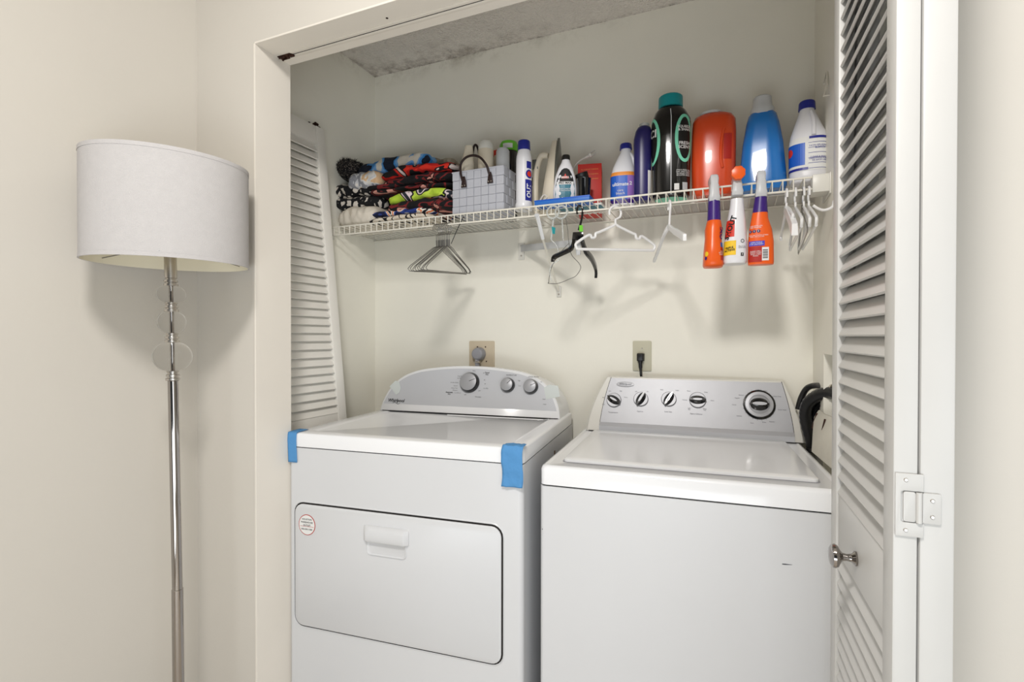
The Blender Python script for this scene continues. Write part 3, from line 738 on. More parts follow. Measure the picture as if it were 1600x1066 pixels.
for i, z in enumerate(zr):
    r = 10.0 * px2m; hh = .0055
    p_ = [(r * .75, z - 2 * hh), (r, z - 1.6 * hh), (r, z - .8 * hh), (r * .72, z - .6 * hh), (r * .72, z - .2 * hh), (r * .95, z), (r * .95, z + .8 * hh), (r * .7, z + hh), (r * .7, z + 1.5 * hh), (r * .85, z + 1.7 * hh), (r * .85, z + 2.2 * hh), (r * .6, z + 2.4 * hh)]
    laxis_lathe(p_).build('collar_ring', M['nickel'], lamp)
for i, (pyc, rp) in enumerate(((462, 20), (505, 19.5), (560, 27))):
    z = (zr[i] + zr[i + 1]) / 2 + .002; zh = (zr[i] - zr[i + 1]) / 2 - .009; r = min(rp * px2m, 1.0)
    prof = [(.004 + (r - .004) * math.sqrt(max(0, 1 - (2 * k_ / 16 - 1) ** 2)), z + zh * (2 * k_ / 16 - 1)) for k_ in range(17)]
    laxis_lathe(prof, 32).build('glass_ball', M['glass'], lamp, smooth=80)
    laxis_lathe([(.0045, z - zh), (.0045, z + zh)], 12).build('inner_rod', M['chrome'], lamp)
laxis_lathe([(8.6 * px2m, zr[0] + .012), (8.6 * px2m, zof(402)), (8.6 * px2m, 1.40), (.006, 1.405), (.006, 1.47)], 20).build('socket_neck', M['nickel'], lamp)
def shade_ring(z, ins=0, n=64):
    r = []
    for i in range(n):
        a_ = 2 * pi * i / n; x, y = (LA - ins) * cos(a_), (LB - ins) * sin(a_)
        r.append(Vector((lc.x - lamp.location.x + x * cos(LPH) - y * sin(LPH), x * sin(LPH) + y * cos(LPH), z)))
    return r
SZ0, SZ1 = 1.367, 1.610
sm = MB(); sm.rings([shade_ring(SZ0), shade_ring(SZ0 + .004), shade_ring(SZ1 - .004), shade_ring(SZ1)], cap0=False, cap1=False, mi=0)
sm.rings([shade_ring(SZ0, .0025), shade_ring(SZ1, .0025)], cap0=False, cap1=False, mi=1)
sm.rings([shade_ring(SZ0), shade_ring(SZ0, .0025)], cap0=False, cap1=False, mi=0); sm.rings([shade_ring(SZ1), shade_ring(SZ1, .0025)], cap0=False, cap1=False, mi=0)
lsh = sm.build('lamp_shade', [M['shade'], M['shadein']], lamp, smooth=40)
for zz, nm in ((SZ0, 'hem'), (SZ1, 'hem')):
    h_ = MB(); q = [v for v in shade_ring(zz, -.0006)]; d_ = .009 if zz == SZ0 else -.009
    q2 = [v + Vector((0, 0, d_)) for v in q]; h_.rings([q, q2], cap0=False, cap1=False); h_.build(nm, M['shade'], lsh)
mb = MB(); cs = lp(1.415) ; cc = Vector((lc.x - lamp.location.x, 0, 1.40))
for a_ in (20, 140, 260):
    a2 = rad(a_); q = Vector((lc.x - lamp.location.x + (LA * cos(a2)) * cos(LPH) - (LB * sin(a2)) * sin(LPH), (LA * cos(a2)) * sin(LPH) + (LB * sin(a2)) * cos(LPH), SZ0 + .012)); mb.tube([cs, q], .0012, 6)
mb.build('shade_spider', M['wiremetal'], lamp)

# ------------------------------------------------------------------ wire shelf
YS, ZS, ZLIP = 1.575, CAM.z + .4246, CAM.z + .3935
shelf = empty('wire_shelf', (XL, YS, ZS), 0, 'white ventilated wire shelf across the closet above the machines', 'shelf')
SWD = XR - XL; wr = .0016
def rod(name, y, z, r=.0028, x0=.002, x1=None):
    return MB().tube([(x0, y, z), ((x1 or SWD) - .002, y, z)], r, 8).build(name, M['wire'], shelf)
rod('rail', 0, 0, .0030); rod('rail', 0, ZLIP - ZS, .0032); rod('rail', YB - YS - .008, -.003, .0030); rod('rail', .14, -.0035, .0024)
dw = MB().tube([(0, YB - YS - .008, 0), (0, .004, 0), (0, -.001, -.002), (0, -.0015, -.006), (0, -.0015, ZLIP - ZS)], wr, 6).build('deck_wire', M['wire'], shelf)
dw.location = (.0127, 0, .0012)
nw = int(SWD / .0254)
for i in range(1, nw): child(shelf, 'deck_wire', dw, (.0127 + .0254 * i, 0, .0012))
# end bracket (right) and small clip (left)
b_ = P(1270, 272, YS)
mb = MB(); mb.box(b_.x - XL - .002, SWD, -.012, .045, ZLIP - ZS - .012, .004); mb.box(SWD - .004, SWD, -.016, .10, -.050, .006)
mb.build('end_bracket', M['offwhite'], shelf, bevel=.002)
mb = MB(); mb.box(0, .020, -.006, .020, ZLIP - ZS - .008, .003); mb.box(0, .003, -.008, .04, -.04, .01); mb.build('end_clip', M['offwhite'], shelf, bevel=.0015)
# diagonal support braces with wall feet
for (fx, fy, tx) in ((873, 455, 838),):
    ft = P(fx, fy, YB - .006); tp_ = P(tx, 338, YS + .004)
    br = empty('shelf_brace', (ft.x, YB, ft.z), 0, 'white diagonal shelf brace running down to the wall under the middle of the wire shelf', 'brace')
    d_ = Vector((tp_.x - ft.x, YS + .004 - YB, ZLIP - ft.z - .004))
    MB().tube([Vector((0, -.008, 0)), d_, d_ + Vector((0, -.003, .010)), d_ + Vector((0, .004, .014))], .0042, 8, flat=.6).build('brace_arm', M['wire'], br)
    MB().box(-.009, .009, -.006, 0, -.022, .018).build('foot', M['offwhite'], br, bevel=.0015)
    MB().lathe([(.0001, -.0085), (.003, -.008), (.004, -.006)], 10, (0, 0, -.012), 'y').build('screw', M['nickel'], br)
# white wall bracket with a short arm reaching forward
wb = P(815, 392, YB); wb0 = Vector((wb.x, YB, wb.z))
arm_end = P(903, 379, 1.60)
rb = empty('rod_bracket', tuple(wb0), 0, 'white closet rod bracket on the back wall, its flat arm reaching forward', 'bracket')
MB().box(-.013, .013, -.004, 0, -.036, .030).build('wall_plate', M['offwhite'], rb, bevel=.0012)
ae = arm_end - wb0
am = MB(); dirv = Vector((ae.x, ae.y, 0)).normalized(); sd = Vector((-dirv.y, dirv.x, 0)) * .0022
za, zb = .022, ae.z
pts_a = [Vector((0, -.004, -.004)), Vector((0, -.004, .022)), Vector((ae.x, ae.y, zb + .010)), Vector((ae.x, ae.y, zb - .012))]
am.rings([[p - sd for p in pts_a], [p + sd for p in pts_a]]); am.build('arm', M['frost'], rb, bevel=.0006)
hk = MB(); e0 = Vector((ae.x, ae.y, zb)); hk.rings([[e0 + Vector((-.012, -.003, .012)), e0 + Vector((.010, -.003, .012)), e0 + Vector((.008, -.003, -.040)), e0 + Vector((-.004, -.003, -.040))], [e0 + Vector((-.012, .003, .012)), e0 + Vector((.010, .003, .012)), e0 + Vector((.008, .003, -.040)), e0 + Vector((-.004, .003, -.040))]])
hk.build('rod_cup', M['frost'], rb, bevel=.001)
for zz in (.018, -.020): MB().lathe([(.0001, -.0062), (.003, -.006), (.0038, -.004)], 10, (0, 0, zz), 'y').build('screw', M['nickel'], rb)
# white wire hooks on the right wall
wh = empty('wall_hook', tuple(onx(1293, 130, XR)), 0, 'white bent-wire rack hooks on the right closet wall above the shelf', 'hook')
bz = wh.location
def wl(px, py, y): return P(px, py, y) - bz
mb = MB()
mb.tube([wl(1302, 99, 1.62), wl(1298, 100, 1.62), wl(1297.5, 121, 1.62)], .0030, 8)
mb.tube([wl(1306, 128, 1.62), wl(1287, 131, 1.62), wl(1292.5, 113, 1.62), wl(1292.5, 133, 1.60), wl(1287, 150, 1.60), wl(1306, 147, 1.60)], .0028, 8)
mb.tube([Vector((0, 0, .03)), wl(1306, 128, 1.62)], .002, 8)
mb.build('wire_hook', M['wire'], wh)
ch = empty('closet_rod_hook', tuple(P(1296, 325, 1.50)), 0, 'white curved rod hook sticking out below the right end of the shelf', 'hook')
q0 = ch.location
MB().tube(smooth_path([P(1270.5, 321, 1.50) - q0, P(1278, 326, 1.50) - q0, P(1288, 328.5, 1.50) - q0, P(1300, 324, 1.50) - q0, Vector((XR - q0.x, .02, .02))], 5), .0036, 8).build('hook_arm', M['hangerwhite'], ch)

# ------------------------------------------------------------------ outlets, plugs, hoses
def plate_at(name, px0, py0, px1, py1, m_, label):
    a = P(px0, py0, YB); b = P(px1, py1, YB); c_ = (a + b) / 2
    o = empty(name, (c_.x, YB, c_.z), 0, label, 'outlet'); w_ = abs(b.x - a.x) / 2; h_ = abs(a.z - b.z) / 2
    MB().extrude(rrect(-w_, w_, -h_, h_, .004), -.006, 0).build('cover_plate', m_, o, bevel=.0015)
    return o, w_, h_
o, w_, h_ = plate_at('dryer_outlet', 734, 533, 773, 575, M['plate'], 'square beige dryer outlet plate on the wall above the dryer')
for x_, z_ in ((-.018, .030), (.018, .030), (.022, -.028)): MB().lathe([(.0001, -.0078), (.0025, -.0075), (.003, -.006)], 10, (x_, 0, z_), 'y').build('screw', M['rust'], o)
pg = empty('dryer_plug', (o.location.x - .006, YB - .006, o.location.z), 0, 'round grey dryer plug with its flat cord in the square beige outlet', 'plug')
MB().lathe([(.026, 0), (.027, -.012), (.023, -.030), (.018, -.034), (.0001, -.034)], 28, (0, 0, .002), 'y').build('plug_body', M['grey'], pg)
mb = MB(); mb.tube(smooth_path([(0, -.022, -.018), (0, -.027, -.030), (0, -.024, -.050), (.0, -.018, -.11)], 4), .009, 10, flat=.5); mb.build('cord', M['grey'], pg)
MB().box(-.011, .011, -.034, -.014, -.034, -.026).build('strain_relief', M['nickel'], pg, bevel=.002)
o, w_, h_ = plate_at('wall_outlet', 989, 533, 1018, 580, M['plate2'], 'tall ivory outlet plate on the wall above the washer')
MB().lathe([(.0001, -.0078), (.0022, -.0075), (.003, -.006)], 10, (0, 0, h_ * .5), 'y').build('screw', M['nickel'], o)
pg = empty('washer_plug', (P(1002, 560, YB).x, YB - .006, P(1002, 558, YB).z), 0, 'black washer plug and cord in the tall ivory outlet', 'plug')
MB().rings([[Vector((x, 0, z)) for x, z in rrect(-.013, .013, -.014, .014, .003)], [Vector((x, -.018, z)) for x, z in rrect(-.012, .012, -.014, .013, .003)], [Vector((x, -.022, z)) for x, z in rrect(-.009, .009, -.012, .010, .003)]]).build('plug_body', M['black'], pg, bevel=.001)
MB().tube(smooth_path([(0, -.013, -.010), (0, -.014, -.022), (.001, -.015, -.042), (.004, -.012, -.09), (.004, -.010, -.16)], 4), [.0085] * 4 + [.0065] * 4 + [.0045] * 9, 10).build('cord', M['black'], pg)

hoses = empty('drain_hose', tuple(P(1285, 640, 1.72)), 0, 'thick black ribbed drain hose arching from behind the washer to the wall', 'hose')
q0 = hoses.location
def hp(pts): return smooth_path([P(a, b, c) - q0 for a, b, c in pts], 8)
pts = hp([(1270, 706, 1.76), (1268, 690, 1.76), (1259, 655, 1.75), (1262, 632, 1.73), (1278, 618, 1.70), (1300, 614, 1.66), (1318, 622, 1.62)])
mb = MB(); mb.tube(pts, [.0165 + .0012 * (i % 2) for i in range(len(pts))], 14); mb.build('hose_tube', M['rubber'], hoses)
pts = hp([(1262, 672, 1.78), (1276, 640, 1.76), (1288, 628, 1.73), (1310, 628, 1.68)])
MB().tube(pts, [.0150 + .0015 * (i % 2) for i in range(len(pts))], 14).build('hose_tube', M['rubber'], hoses)
for i, yy in enumerate((636, 644)):
    pts = hp([(1266, 668, 1.765), (1280, yy, 1.74), (1300, yy + 2, 1.68), (1312, yy + 4, 1.65)]); MB().tube(pts, .0085, 10).build('corrugated_sleeve', M['rubber'], hoses)
h2 = empty('fill_hose', tuple(P(1250, 640, 1.80)), 0, 'slim black water hose curving over the wider hose to the wall valve', 'hose')
q0 = h2.location
MB().tube(hp([(1247, 640, 1.80), (1252, 622, 1.80), (1261, 607, 1.79), (1275, 602.5, 1.76), (1290, 606, 1.71), (1305, 612, 1.66)]), .0088, 12).build('hose_tube', M['rubber'], h2)
MB().tube(hp([(1290, 604, 1.70), (1303, 606, 1.66)]), .0105, 12).build('coupling', M['nickel'], h2)
pt = empty('broken_wallboard', tuple(onx(1290, 680, XR - .004)), 0, 'pale broken piece of wallboard propped behind the washer below the hoses', 'wallboard')
q0 = pt.location
mb = MB(); sl = [P(1272, 652, 1.66) - q0, P(1279, 641, 1.66) - q0, P(1288, 648, 1.62) - q0, P(1300, 652, 1.58) - q0, P(1302, 735, 1.45) - q0, P(1268, 706, 1.60) - q0, P(1270, 672, 1.64) - q0]
mb.rings([sl, [p + Vector((.005, .010, 0)) for p in sl]]); mb.build('board', M['drywall'], pt, bevel=.0008)
mb = MB(); mb.tube([P(1289, 655, 1.60) - q0, P(1284, 676, 1.60) - q0, P(1278, 704, 1.58) - q0], .0022, 6); mb.tube([P(1277, 646, 1.655) - q0, P(1271, 664, 1.655) - q0, P(1270, 670, 1.65) - q0], .0030, 6); tag(mb.build('crack', M['rust'], pt), kind='stuff')
st = tag(MB().tube([P(1289, 578, 1.70), P(1289.3, 590, 1.70), P(1289.5, 606, 1.70)], .0017, 6).build('cable_tie', M['black']), 'thin black strap hanging in the broken wall recess above the hoses', 'strap')
# ---- shelf objects
ZD = ZS + .0030      # top of the deck wires
def shelf_item(px, y, name, label, cat, rz=0, dz=0, group=None):
    p = P(px, 400, y); return empty(name, (p.x, y, ZD + dz), rz, label, cat, group)
def face_cam(px): return math.atan((px - 800) / F) * -1 + _y      # rz so local -y looks at the camera
def mpp(px, y):        # metres per pixel near that spot on the deck
    p = P(px, 300, y); return (p - CAM).dot(FWD) / F
def hgt(px, py, y): return P(px, py, y).z - ZD
def wid(pxa, pxb, y):
    a = math.atan((pxa - 800) / F); b = math.atan((pxb - 800) / F); pc = P((pxa + pxb) / 2, 300, y); return math.hypot(pc.x, pc.y) * 2 * math.tan((b - a) / 2)
def cap(parent, r, z0, z1, m_, name='cap', cx=0, cy_=0, ribs=True, taper=.94):
    mb = MB(); n = 40; rs = []
    for z, k_ in ((z0, 1), (z1 - .003, taper), (z1, taper * .9)):
        rs.append([Vector((cx + (r * k_ - (.0006 if ribs and j % 2 else 0)) * cos(2 * pi * j / n), cy_ + (r * k_ - (.0006 if ribs and j % 2 else 0)) * sin(2 * pi * j / n), z)) for j in range(n)])
    mb.rings(rs); return mb.build(name, m_, parent, smooth=30)

# 1 small bleach bottle with violet label
y = 1.70; it = shelf_item(973, y, 'bleach_bottle', 'small white bleach bottle with a dark blue cap and a blue and violet label', 'bottle', face_cam(973))
W = wid(954, 992, y) * 1.02; H = hgt(980, 225, y)
B = Bottle([(0, W * .92, W * .7, 3, 0, 0), (.006, W, W * .76, 3, 0, 0), (H * .48, W, W * .76, 3, 0, 0), (H * .62, W * .86, W * .66, 2.6, .002, 0), (H * .78, W * .58, W * .5, 2.2, .006, 0), (H * .86, W * .44, W * .42, 2, .009, 0), (H * .93, W * .40, W * .40, 2, .009, 0)])
B.mesh().build('bottle_body', M['bottlewhite'], it, smooth=60)
mb = MB(); mb.tube(smooth_path([(.014, -W * .05, H * .86), (.028, -W * .10, H * .80), (.034, -W * .10, H * .68), (.030, -W * .06, H * .56)], 5), .006, 10); mb.build('handle', M['bottlewhite'], it)
cap(it, W * .25, H * .91, H, M['navycap'], cx=.009)
mb = MB(); B.patch(mb, -W * .9, W * .18, H * .08, H * .46, mi=0); B.patch(mb, -W * .9, W * .45, H * .46, H * .52, mi=1); B.patch(mb, W * .18, W * .45, H * .08, H * .46, mi=2); B.patch(mb, -W * .9, W * .45, .004, H * .08, mi=3)
B.text(mb, 'ultimate', -W * .10, H * .32, mi=4, size=.016, bold=.0003, off=.001); B.text(mb, 'care\nbleach', -W * .1, H * .2, mi=4, size=.011, off=.001); B.text(mb, '2', W * .31, H * .33, mi=4, size=.016, bold=.0004, off=.001)
mb.build('label', [M['bluelabel'], M['orangelabel'], M['violet'], M['purple'], M['inkwhite']], it, smooth=0)

# 2 navy bottle
y = 1.665; it = shelf_item(1003.5, y, 'fabric_spray_bottle', 'slim dark navy bottle with rounded shoulders left of the big black bottle', 'bottle', face_cam(1003))
W = wid(990, 1018, y); H = hgt(1006, 194, y)
B = Bottle([(0, W * .86, W * .7, 2.5, 0, 0), (.01, W * .95, W * .8, 2.5, 0, 0), (H * .8, W, W * .82, 2.4, .0, 0), (H * .90, W * .92, W * .78, 2.3, .003, 0), (H * .95, W * .72, W * .62, 2.2, .004, 0), (H * .97, W * .4, W * .4, 2, .005, 0)])
B.mesh().build('bottle_body', M['navy'], it, smooth=60)
MB().lathe([(W * .28, H * .965), (W * .28, H * .995), (W * .2, H)], 20, (.005, 0, 0)).build('cap', M['clear'], it)
mb = MB(); B.patch(mb, W * .30, W * .62, H * .06, H * .38, mi=0); mb.build('label', [M['inkwhite']], it)

# 3 big black bottle with teal cap
y = 1.675; it = shelf_item(1048, y, 'scent_beads_bottle', 'large black bottle with mint green rings and a teal cap', 'bottle', face_cam(1048))
W = wid(1017, 1079, y); H = hgt(1047, 152, y)
B = Bottle([(0, W * .84, W * .60, 2.6, 0, 0), (.008, W * .93, W * .68, 2.6, 0, 0), (H * .30, W * .97, W * .72, 2.5, 0, 0), (H * .62, W, W * .74, 2.5, 0, 0), (H * .76, W * .98, W * .72, 2.4, 0, 0), (H * .84, W * .80, W * .62, 2.3, -.002, 0), (H * .88, W * .60, W * .52, 2.1, -.002, 0), (H * .90, W * .54, W * .5, 2, -.002, 0)])
B.mesh().build('bottle_body', M['blackgloss'], it, smooth=60)
MB().lathe([(.0001, -.001), (W * .40, -.001), (W * .41, .010), (.0001, .011)], 32, (0, 0, 0), sy=.72).build('base_disc', M['mint'], it)
cap(it, W * .31, H * .885, H, M['teal'], cx=-.002, ribs=True, taper=.98)
mb = MB()
for q in (-W * .52, W * .34):
    B.disc(mb, q, H * .55, W * .25, H * .23, mi=0, inner=.66, n=28)
    B.disc(mb, q, H * .55, W * .17, H * .19, mi=1, n=24)
B.text(mb, 'CI', -W * .50, H * .62, mi=2, size=.034, bold=.0008, off=.0016); B.text(mb, 'SQUEEZE\n& SHAKE', W * .34, H * .64, mi=2, size=.0105, bold=.0002, off=.0016)
B.text(mb, 'FRESH\nSCENT', W * .34, H * .48, mi=2, size=.013, bold=.0002, off=.0016); B.text(mb, 'STAYS FRESH ALL\nDAY AND NIGHT\nIN-WASH SCENT\nBOOSTER BEADS', W * .32, H * .22, mi=2, size=.0058, off=.0016)
B.patch(mb, W * .08, W * .20, H * .06, H * .12, off=.0012, mi=2); B.patch(mb, W * .28, W * .42, H * .06, H * .13, off=.0012, mi=3)
B.patch(mb, -.0012, .0012, H * .02, H * .84, off=.0012, mi=3, nz=20)
mb.build('label', [M['mint'], M['black'], M['inkwhite'], M['frost']], it, smooth=0)

# 4 red-orange jug
y = 1.70; it = shelf_item(1114, y, 'detergent_jug', 'red-orange laundry detergent jug with a moulded side grip', 'jug', face_cam(1114))
W = wid(1080, 1148, y) * 1.02; H = hgt(1112, 180, y)
B = Bottle([(0, W * .86, W * .62, 3, 0, 0), (.012, W * .97, W * .70, 3.2, 0, 0), (H * .4, W, W * .72, 3.2, 0, 0), (H * .75, W, W * .70, 3.2, .001, 0), (H * .90, W * .97, W * .66, 3, .001, 0), (H * .96, W * .86, W * .56, 2.8, 0, 0), (H * .99, W * .62, W * .45, 2.4, 0, 0)])
B.mesh().build('jug_body', M['redorange'], it, smooth=60)
MB().lathe([(W * .27, H * .985), (W * .27, H * 1.01), (W * .18, H * 1.02)], 24, (-.006, 0, 0)).build('cap', M['frost'], it)
mb = MB(); B.patch(mb, W * .22, W * .40, H * .40, H * .70, off=.0008, mi=0); mb.build('grip_shade_patch', [M['darkred']], it)  # darker patch on the skin, standing in for shade in a grip hollow
mb = MB(); mb.tube(smooth_path([B.S(W * .20, H * .30, .000), B.S(W * .16, H * .42, .003), B.S(W * .17, H * .62, .003), B.S(W * .22, H * .76, .000)], 6), .0045, 8); mb.build('moulded_ridge', M['redorange'], it)

# 5 blue jug
y = 1.69; it = shelf_item(1190, y, 'softener_jug', 'blue fabric softener jug with fluted sides and a clear cap', 'jug', face_cam(1190))
W = wid(1152, 1229, y); H = hgt(1190, 152, y)
def flute(z, a):
    return 1
B = Bottle([(0, W * .93, W * .58, 2.8, 0, 0), (.012, W, W * .64, 2.8, 0, 0), (H * .2, W * .96, W * .62, 2.8, 0, 0), (H * .5, W * .84, W * .58, 2.7, 0, 0), (H * .72, W * .68, W * .52, 2.5, 0, 0), (H * .80, W * .58, W * .46, 2.3, 0, 0), (H * .84, W * .44, W * .40, 2, 0, 0)])
mb = MB(); rs = []
for z in B.zs():
    r = B.ring(z, 72); t_ = z / H; o_ = []
    for j, p in enumerate(r):
        a_ = 2 * pi * j / 72; k_ = 1 - .035 * max(0, cos(a_ * 5 + .8 * sin(t_ * 4))) * min(1, max(0, (t_ - .08) * 6)) * (1 if t_ < .78 else 0)
        o_.append(Vector((p.x * k_, p.y * k_, z)))
    rs.append(o_)
mb.rings(rs); mb.build('jug_body', M['bluejug'], it, smooth=60)
mb = MB(); mb.lathe([(W * .24, H * .80), (W * .25, H * .86), (W * .20, H * .90), (W * .19, H * .985), (W * .15, H)], 28); mb.build('cap', M['frost'], it, smooth=40)
MB().lathe([(W * .08, H * .93), (W * .08, H * 1.0), (.0001, H * 1.005)], 16, (0, 0, 0)).build('spout', M['clear'], it)

# 6 large white bleach bottle, right end
y = 1.675; it = shelf_item(1262, y, 'bleach_bottle', 'large white bleach bottle with a bright blue label at the right end of the shelf', 'bottle', face_cam(1262), dz=.004)
W = wid(1232, 1295, y) * .98; H = hgt(1258, 162, y)
B = Bottle([(0, W * .90, W * .70, 2.6, 0, 0), (.006, W * .98, W * .78, 2.6, 0, 0), (H * .47, W, W * .80, 2.6, 0, 0), (H * .58, W * .94, W * .74, 2.5, 0, 0), (H * .70, W * .72, W * .60, 2.3, -.002, 0), (H * .80, W * .54, W * .5, 2.1, -.003, 0), (H * .88, W * .40, W * .40, 2, -.004, 0), (H * .92, W * .38, W * .38, 2, -.004, 0)])
B.mesh().build('bottle_body', M['bottlewhite'], it, smooth=60)
cap(it, W * .225, H * .90, H, M['navycap'], cx=-.004)
mb = MB(); mb.tube(smooth_path([(.006, -W * .22, H * .85), (.012, -W * .30, H * .74), (.013, -W * .36, H * .62), (.013, -W * .38, H * .54)], 5), [.0045 + .0001 * i for i in range(16)], 10); mb.build('handle', M['bottlewhite'], it)
mb = MB(); B.patch(mb, -W * .85, W * .62, H * .13, H * .53, mi=0, nq=24)
B.patch(mb, -W * .80, -W * .08, H * .20, H * .46, off=.001, mi=1); B.patch(mb, W * .02, W * .60, H * .50, H * .53, off=.001, mi=2)
for i in range(6): B.patch(mb, W * .0, W * .58, H * (.15 + .06 * i), H * (.155 + .06 * i), off=.001, mi=2, nz=1)
B.disc(mb, -W * .52, H * .37, W * .12, H * .05, off=.0013, mi=3)
B.patch(mb, -W * .85, W * .0, H * .14, H * .17, off=.0012, mi=2, nz=1)
B.text(mb, 'NON-SPLASHING\nBLEACH', W * .3, H * .40, mi=2, size=.0070, off=.0014); B.text(mb, 'CLEANS & WHITENS\nDIRECTIONS FOR USE\nSEE BACK LABEL', W * .3, H * .26, mi=2, size=.0055, off=.0014)
mb.build('label', [M['inkwhite'], M['bluelabel'], M['navycap'], M['redlabel']], it, smooth=0)

# 7 woven basket: its straps are single pieces
y0b = 1.600
fl = P(706.9, 329.7, y0b); frb = P(787.5, 319.4, y0b); ft_ = P(787.5, 259.4, y0b)
bw = frb.x - fl.x; bh = ft_.z - ZD; bd = .10
bk = empty('woven_basket', (fl.x, y0b, ZD), rad(-1), 'light grey woven strap basket with dark brown handles', 'basket')
mb = MB(); th = .003
mb.box(th, bw - th, th, th * 2, 0, bh); mb.box(th, bw - th, bd - th * 2, bd - th, 0, bh); mb.box(th, th * 2, th, bd - th, 0, bh); mb.box(bw - th * 2, bw - th, th, bd - th, 0, bh); mb.box(th, bw - th, th, bd - th, 0, .003)
mb.build('liner', M['weave'], bk)
nr, nc, nd = 5, 7, 4
ph_, pw_ = bh / nr, bw / nc
seg = MB().extrude(rrect(.0006, pw_ * 1.0 - .0006, .0006, ph_ - .0006, .0015, 2), -.0022, .0012).build('strap_segment', M['weave'], bk, bevel=.0008, seg=1)
segs = []
segB = MB().extrude(rrect(.0012, pw_ - .0012, .0004, ph_ - .0004, .0015, 2), -.0008, .0022).build('strap_segment', M['weave'], bk, bevel=.0005, seg=1)
first = [True, True]
for r_ in range(nr):
    for c_ in range(nc):
        k_ = (r_ + c_) % 2; src = segB if k_ else seg
        if first[k_]: src.location = (c_ * pw_, .001, r_ * ph_); first[k_] = False
        else: child(bk, 'strap_segment', src, (c_ * pw_, .001, r_ * ph_))
pd_ = bd / nd
for r_ in range(nr):
    for c_ in range(nd):
        k_ = (r_ + c_) % 2
        o = child(bk, 'strap_segment', segB if k_ else seg, (bw - .001, c_ * pd_, r_ * ph_)); o.rotation_euler = (0, 0, pi / 2); o.scale = (pd_ / pw_, 1, 1)
mb = MB(); mb.tube([(0, 0, bh), (bw, 0, bh), (bw, bd, bh), (0, bd, bh)], .003, 8, closed=True); mb.build('rim', M['weave'], bk)
def bl(px, py, y=y0b - .004):
    p = P(px, py, y); return bk.matrix_basis.inverted() @ p
def bk_handle(pts, yy, foot):
    v = [Vector((0, 0, 0))]
    mb = MB(); path = smooth_path([Matrix.Rotation(rad(1), 4, 'Z') @ (P(a, b, yy) - bk.location) for a, b in pts], 5); mb.tube(path, .0042, 10)
    h_ = mb.build('basket_handle', M['leather'], bk)
    for a, b in foot:
        p = Matrix.Rotation(rad(1), 4, 'Z') @ (P(a, b, yy) - bk.location)
        q = MB().extrude([(p.x - .010, p.z - .020), (p.x + .012, p.z - .020), (p.x + .009, p.z + .004), (p.x + .004, p.z + .018), (p.x - .004, p.z + .018), (p.x - .007, p.z + .002)], p.y - .002, p.y + .002).build('handle_tab', M['leather'], h_, bevel=.0008)
        for dx_ in (-.005, .005): MB().lathe([(.0001, -.0015), (.0024, -.001), (.0028, .001)], 10, (p.x + dx_, p.y - .002, p.z - .014), 'y').build('rivet', M['nickel'], h_)
bk_handle([(723.5, 284), (720, 272), (720, 257), (727, 247), (738, 243), (750, 246), (760, 258), (764, 270), (766, 274)], y0b - .007, [(724.5, 284), (765.5, 277)])
bk_handle([(737, 262), (738.5, 242), (741, 228), (745, 228), (748.5, 240), (749, 262)], y0b + bd - .01, [])

# things in the basket
def inb(px, y, name, label, cat, rz=0, zoff=.004): return shelf_item(px, y, name, label, cat, rz, zoff)
y = 1.65; it = inb(730, y, 'lotion_bottle', 'tapered off-white plastic bottle leaning in the basket behind the left handle', 'bottle', face_cam(730)); H = hgt(733, 227, y) - .006; W = .052
B = Bottle([(0, W, W * .6, 2.8, 0, 0), (H * .7, W, W * .6, 2.8, 0, 0), (H * .97, W * .55, W * .4, 2.4, .006, 0), (H, W * .5, W * .36, 2.4, .006, 0)]); B.mesh().build('bottle_body', M['cream'], it, smooth=60)
y = 1.652; it = inb(759, y, 'spray_can', 'cream aerosol can with a pale grey domed cap in the basket', 'can'); H = hgt(759, 230, y) - .006
MB().lathe([(.027, 0), (.028, .003), (.028, H - .012), (.022, H), (.0001, H + .002)], 28).build('can_body', M['cream'], it)
mb = MB(); mb.lathe([(.026, H - .012), (.027, H - .006), (.026, H + .010), (.020, H + .020), (.0001, H + .023)], 28); mb.build('cap', M['offwhite'], it)
y = 1.76; it = inb(795, y, 'dark_jar', 'dark jar with a bright green lid standing behind the basket', 'jar'); H = hgt(795, 236, y) - .006
MB().lathe([(.030, 0), (.032, .004), (.032, H - .004), (.026, H)], 28).build('jar_body', M['blackgloss'], it)
mb = MB(); mb.lathe([(.035, H - .004), (.035, H + .020), (.029, H + .032), (.015, H + .037), (.0001, H + .038)], 32); mb.build('lid', M['green'], it)
mb = MB(); mb.rings([[Vector((.0352 * sin(a) , -.0352 * cos(a), z)) for a in [rad(-45 + 8 * i) for i in range(6)]] for z in (H + .003, H + .020)], cap0=False, cap1=False); mb.f = [f for f in mb.f if max(f) - min(f) != 5 + 6 or True]
mb = MB(); v = []
for i in range(7):
    a = rad(-38 + 10 * i + math.degrees(face_cam(795))); v += [Vector((.0356 * sin(a), -.0356 * cos(a), H + .002)), Vector((.0356 * sin(a), -.0356 * cos(a), H + .019))]
mb.add(v, [(2 * i, 2 * i + 2, 2 * i + 3, 2 * i + 1) for i in range(6)]); mb.build('lid_sticker', M['inkwhite'], it)
y = 1.735; it = inb(776, y, 'spray_bottle', 'spray bottle with an orange-red trigger head standing behind the basket', 'bottle', rad(10)); H = hgt(776, 243, y) - .006
MB().lathe([(.022, 0), (.024, .004), (.024, H - .03), (.012, H - .006), (.011, H)], 24).build('bottle_body', M['cream'], it)
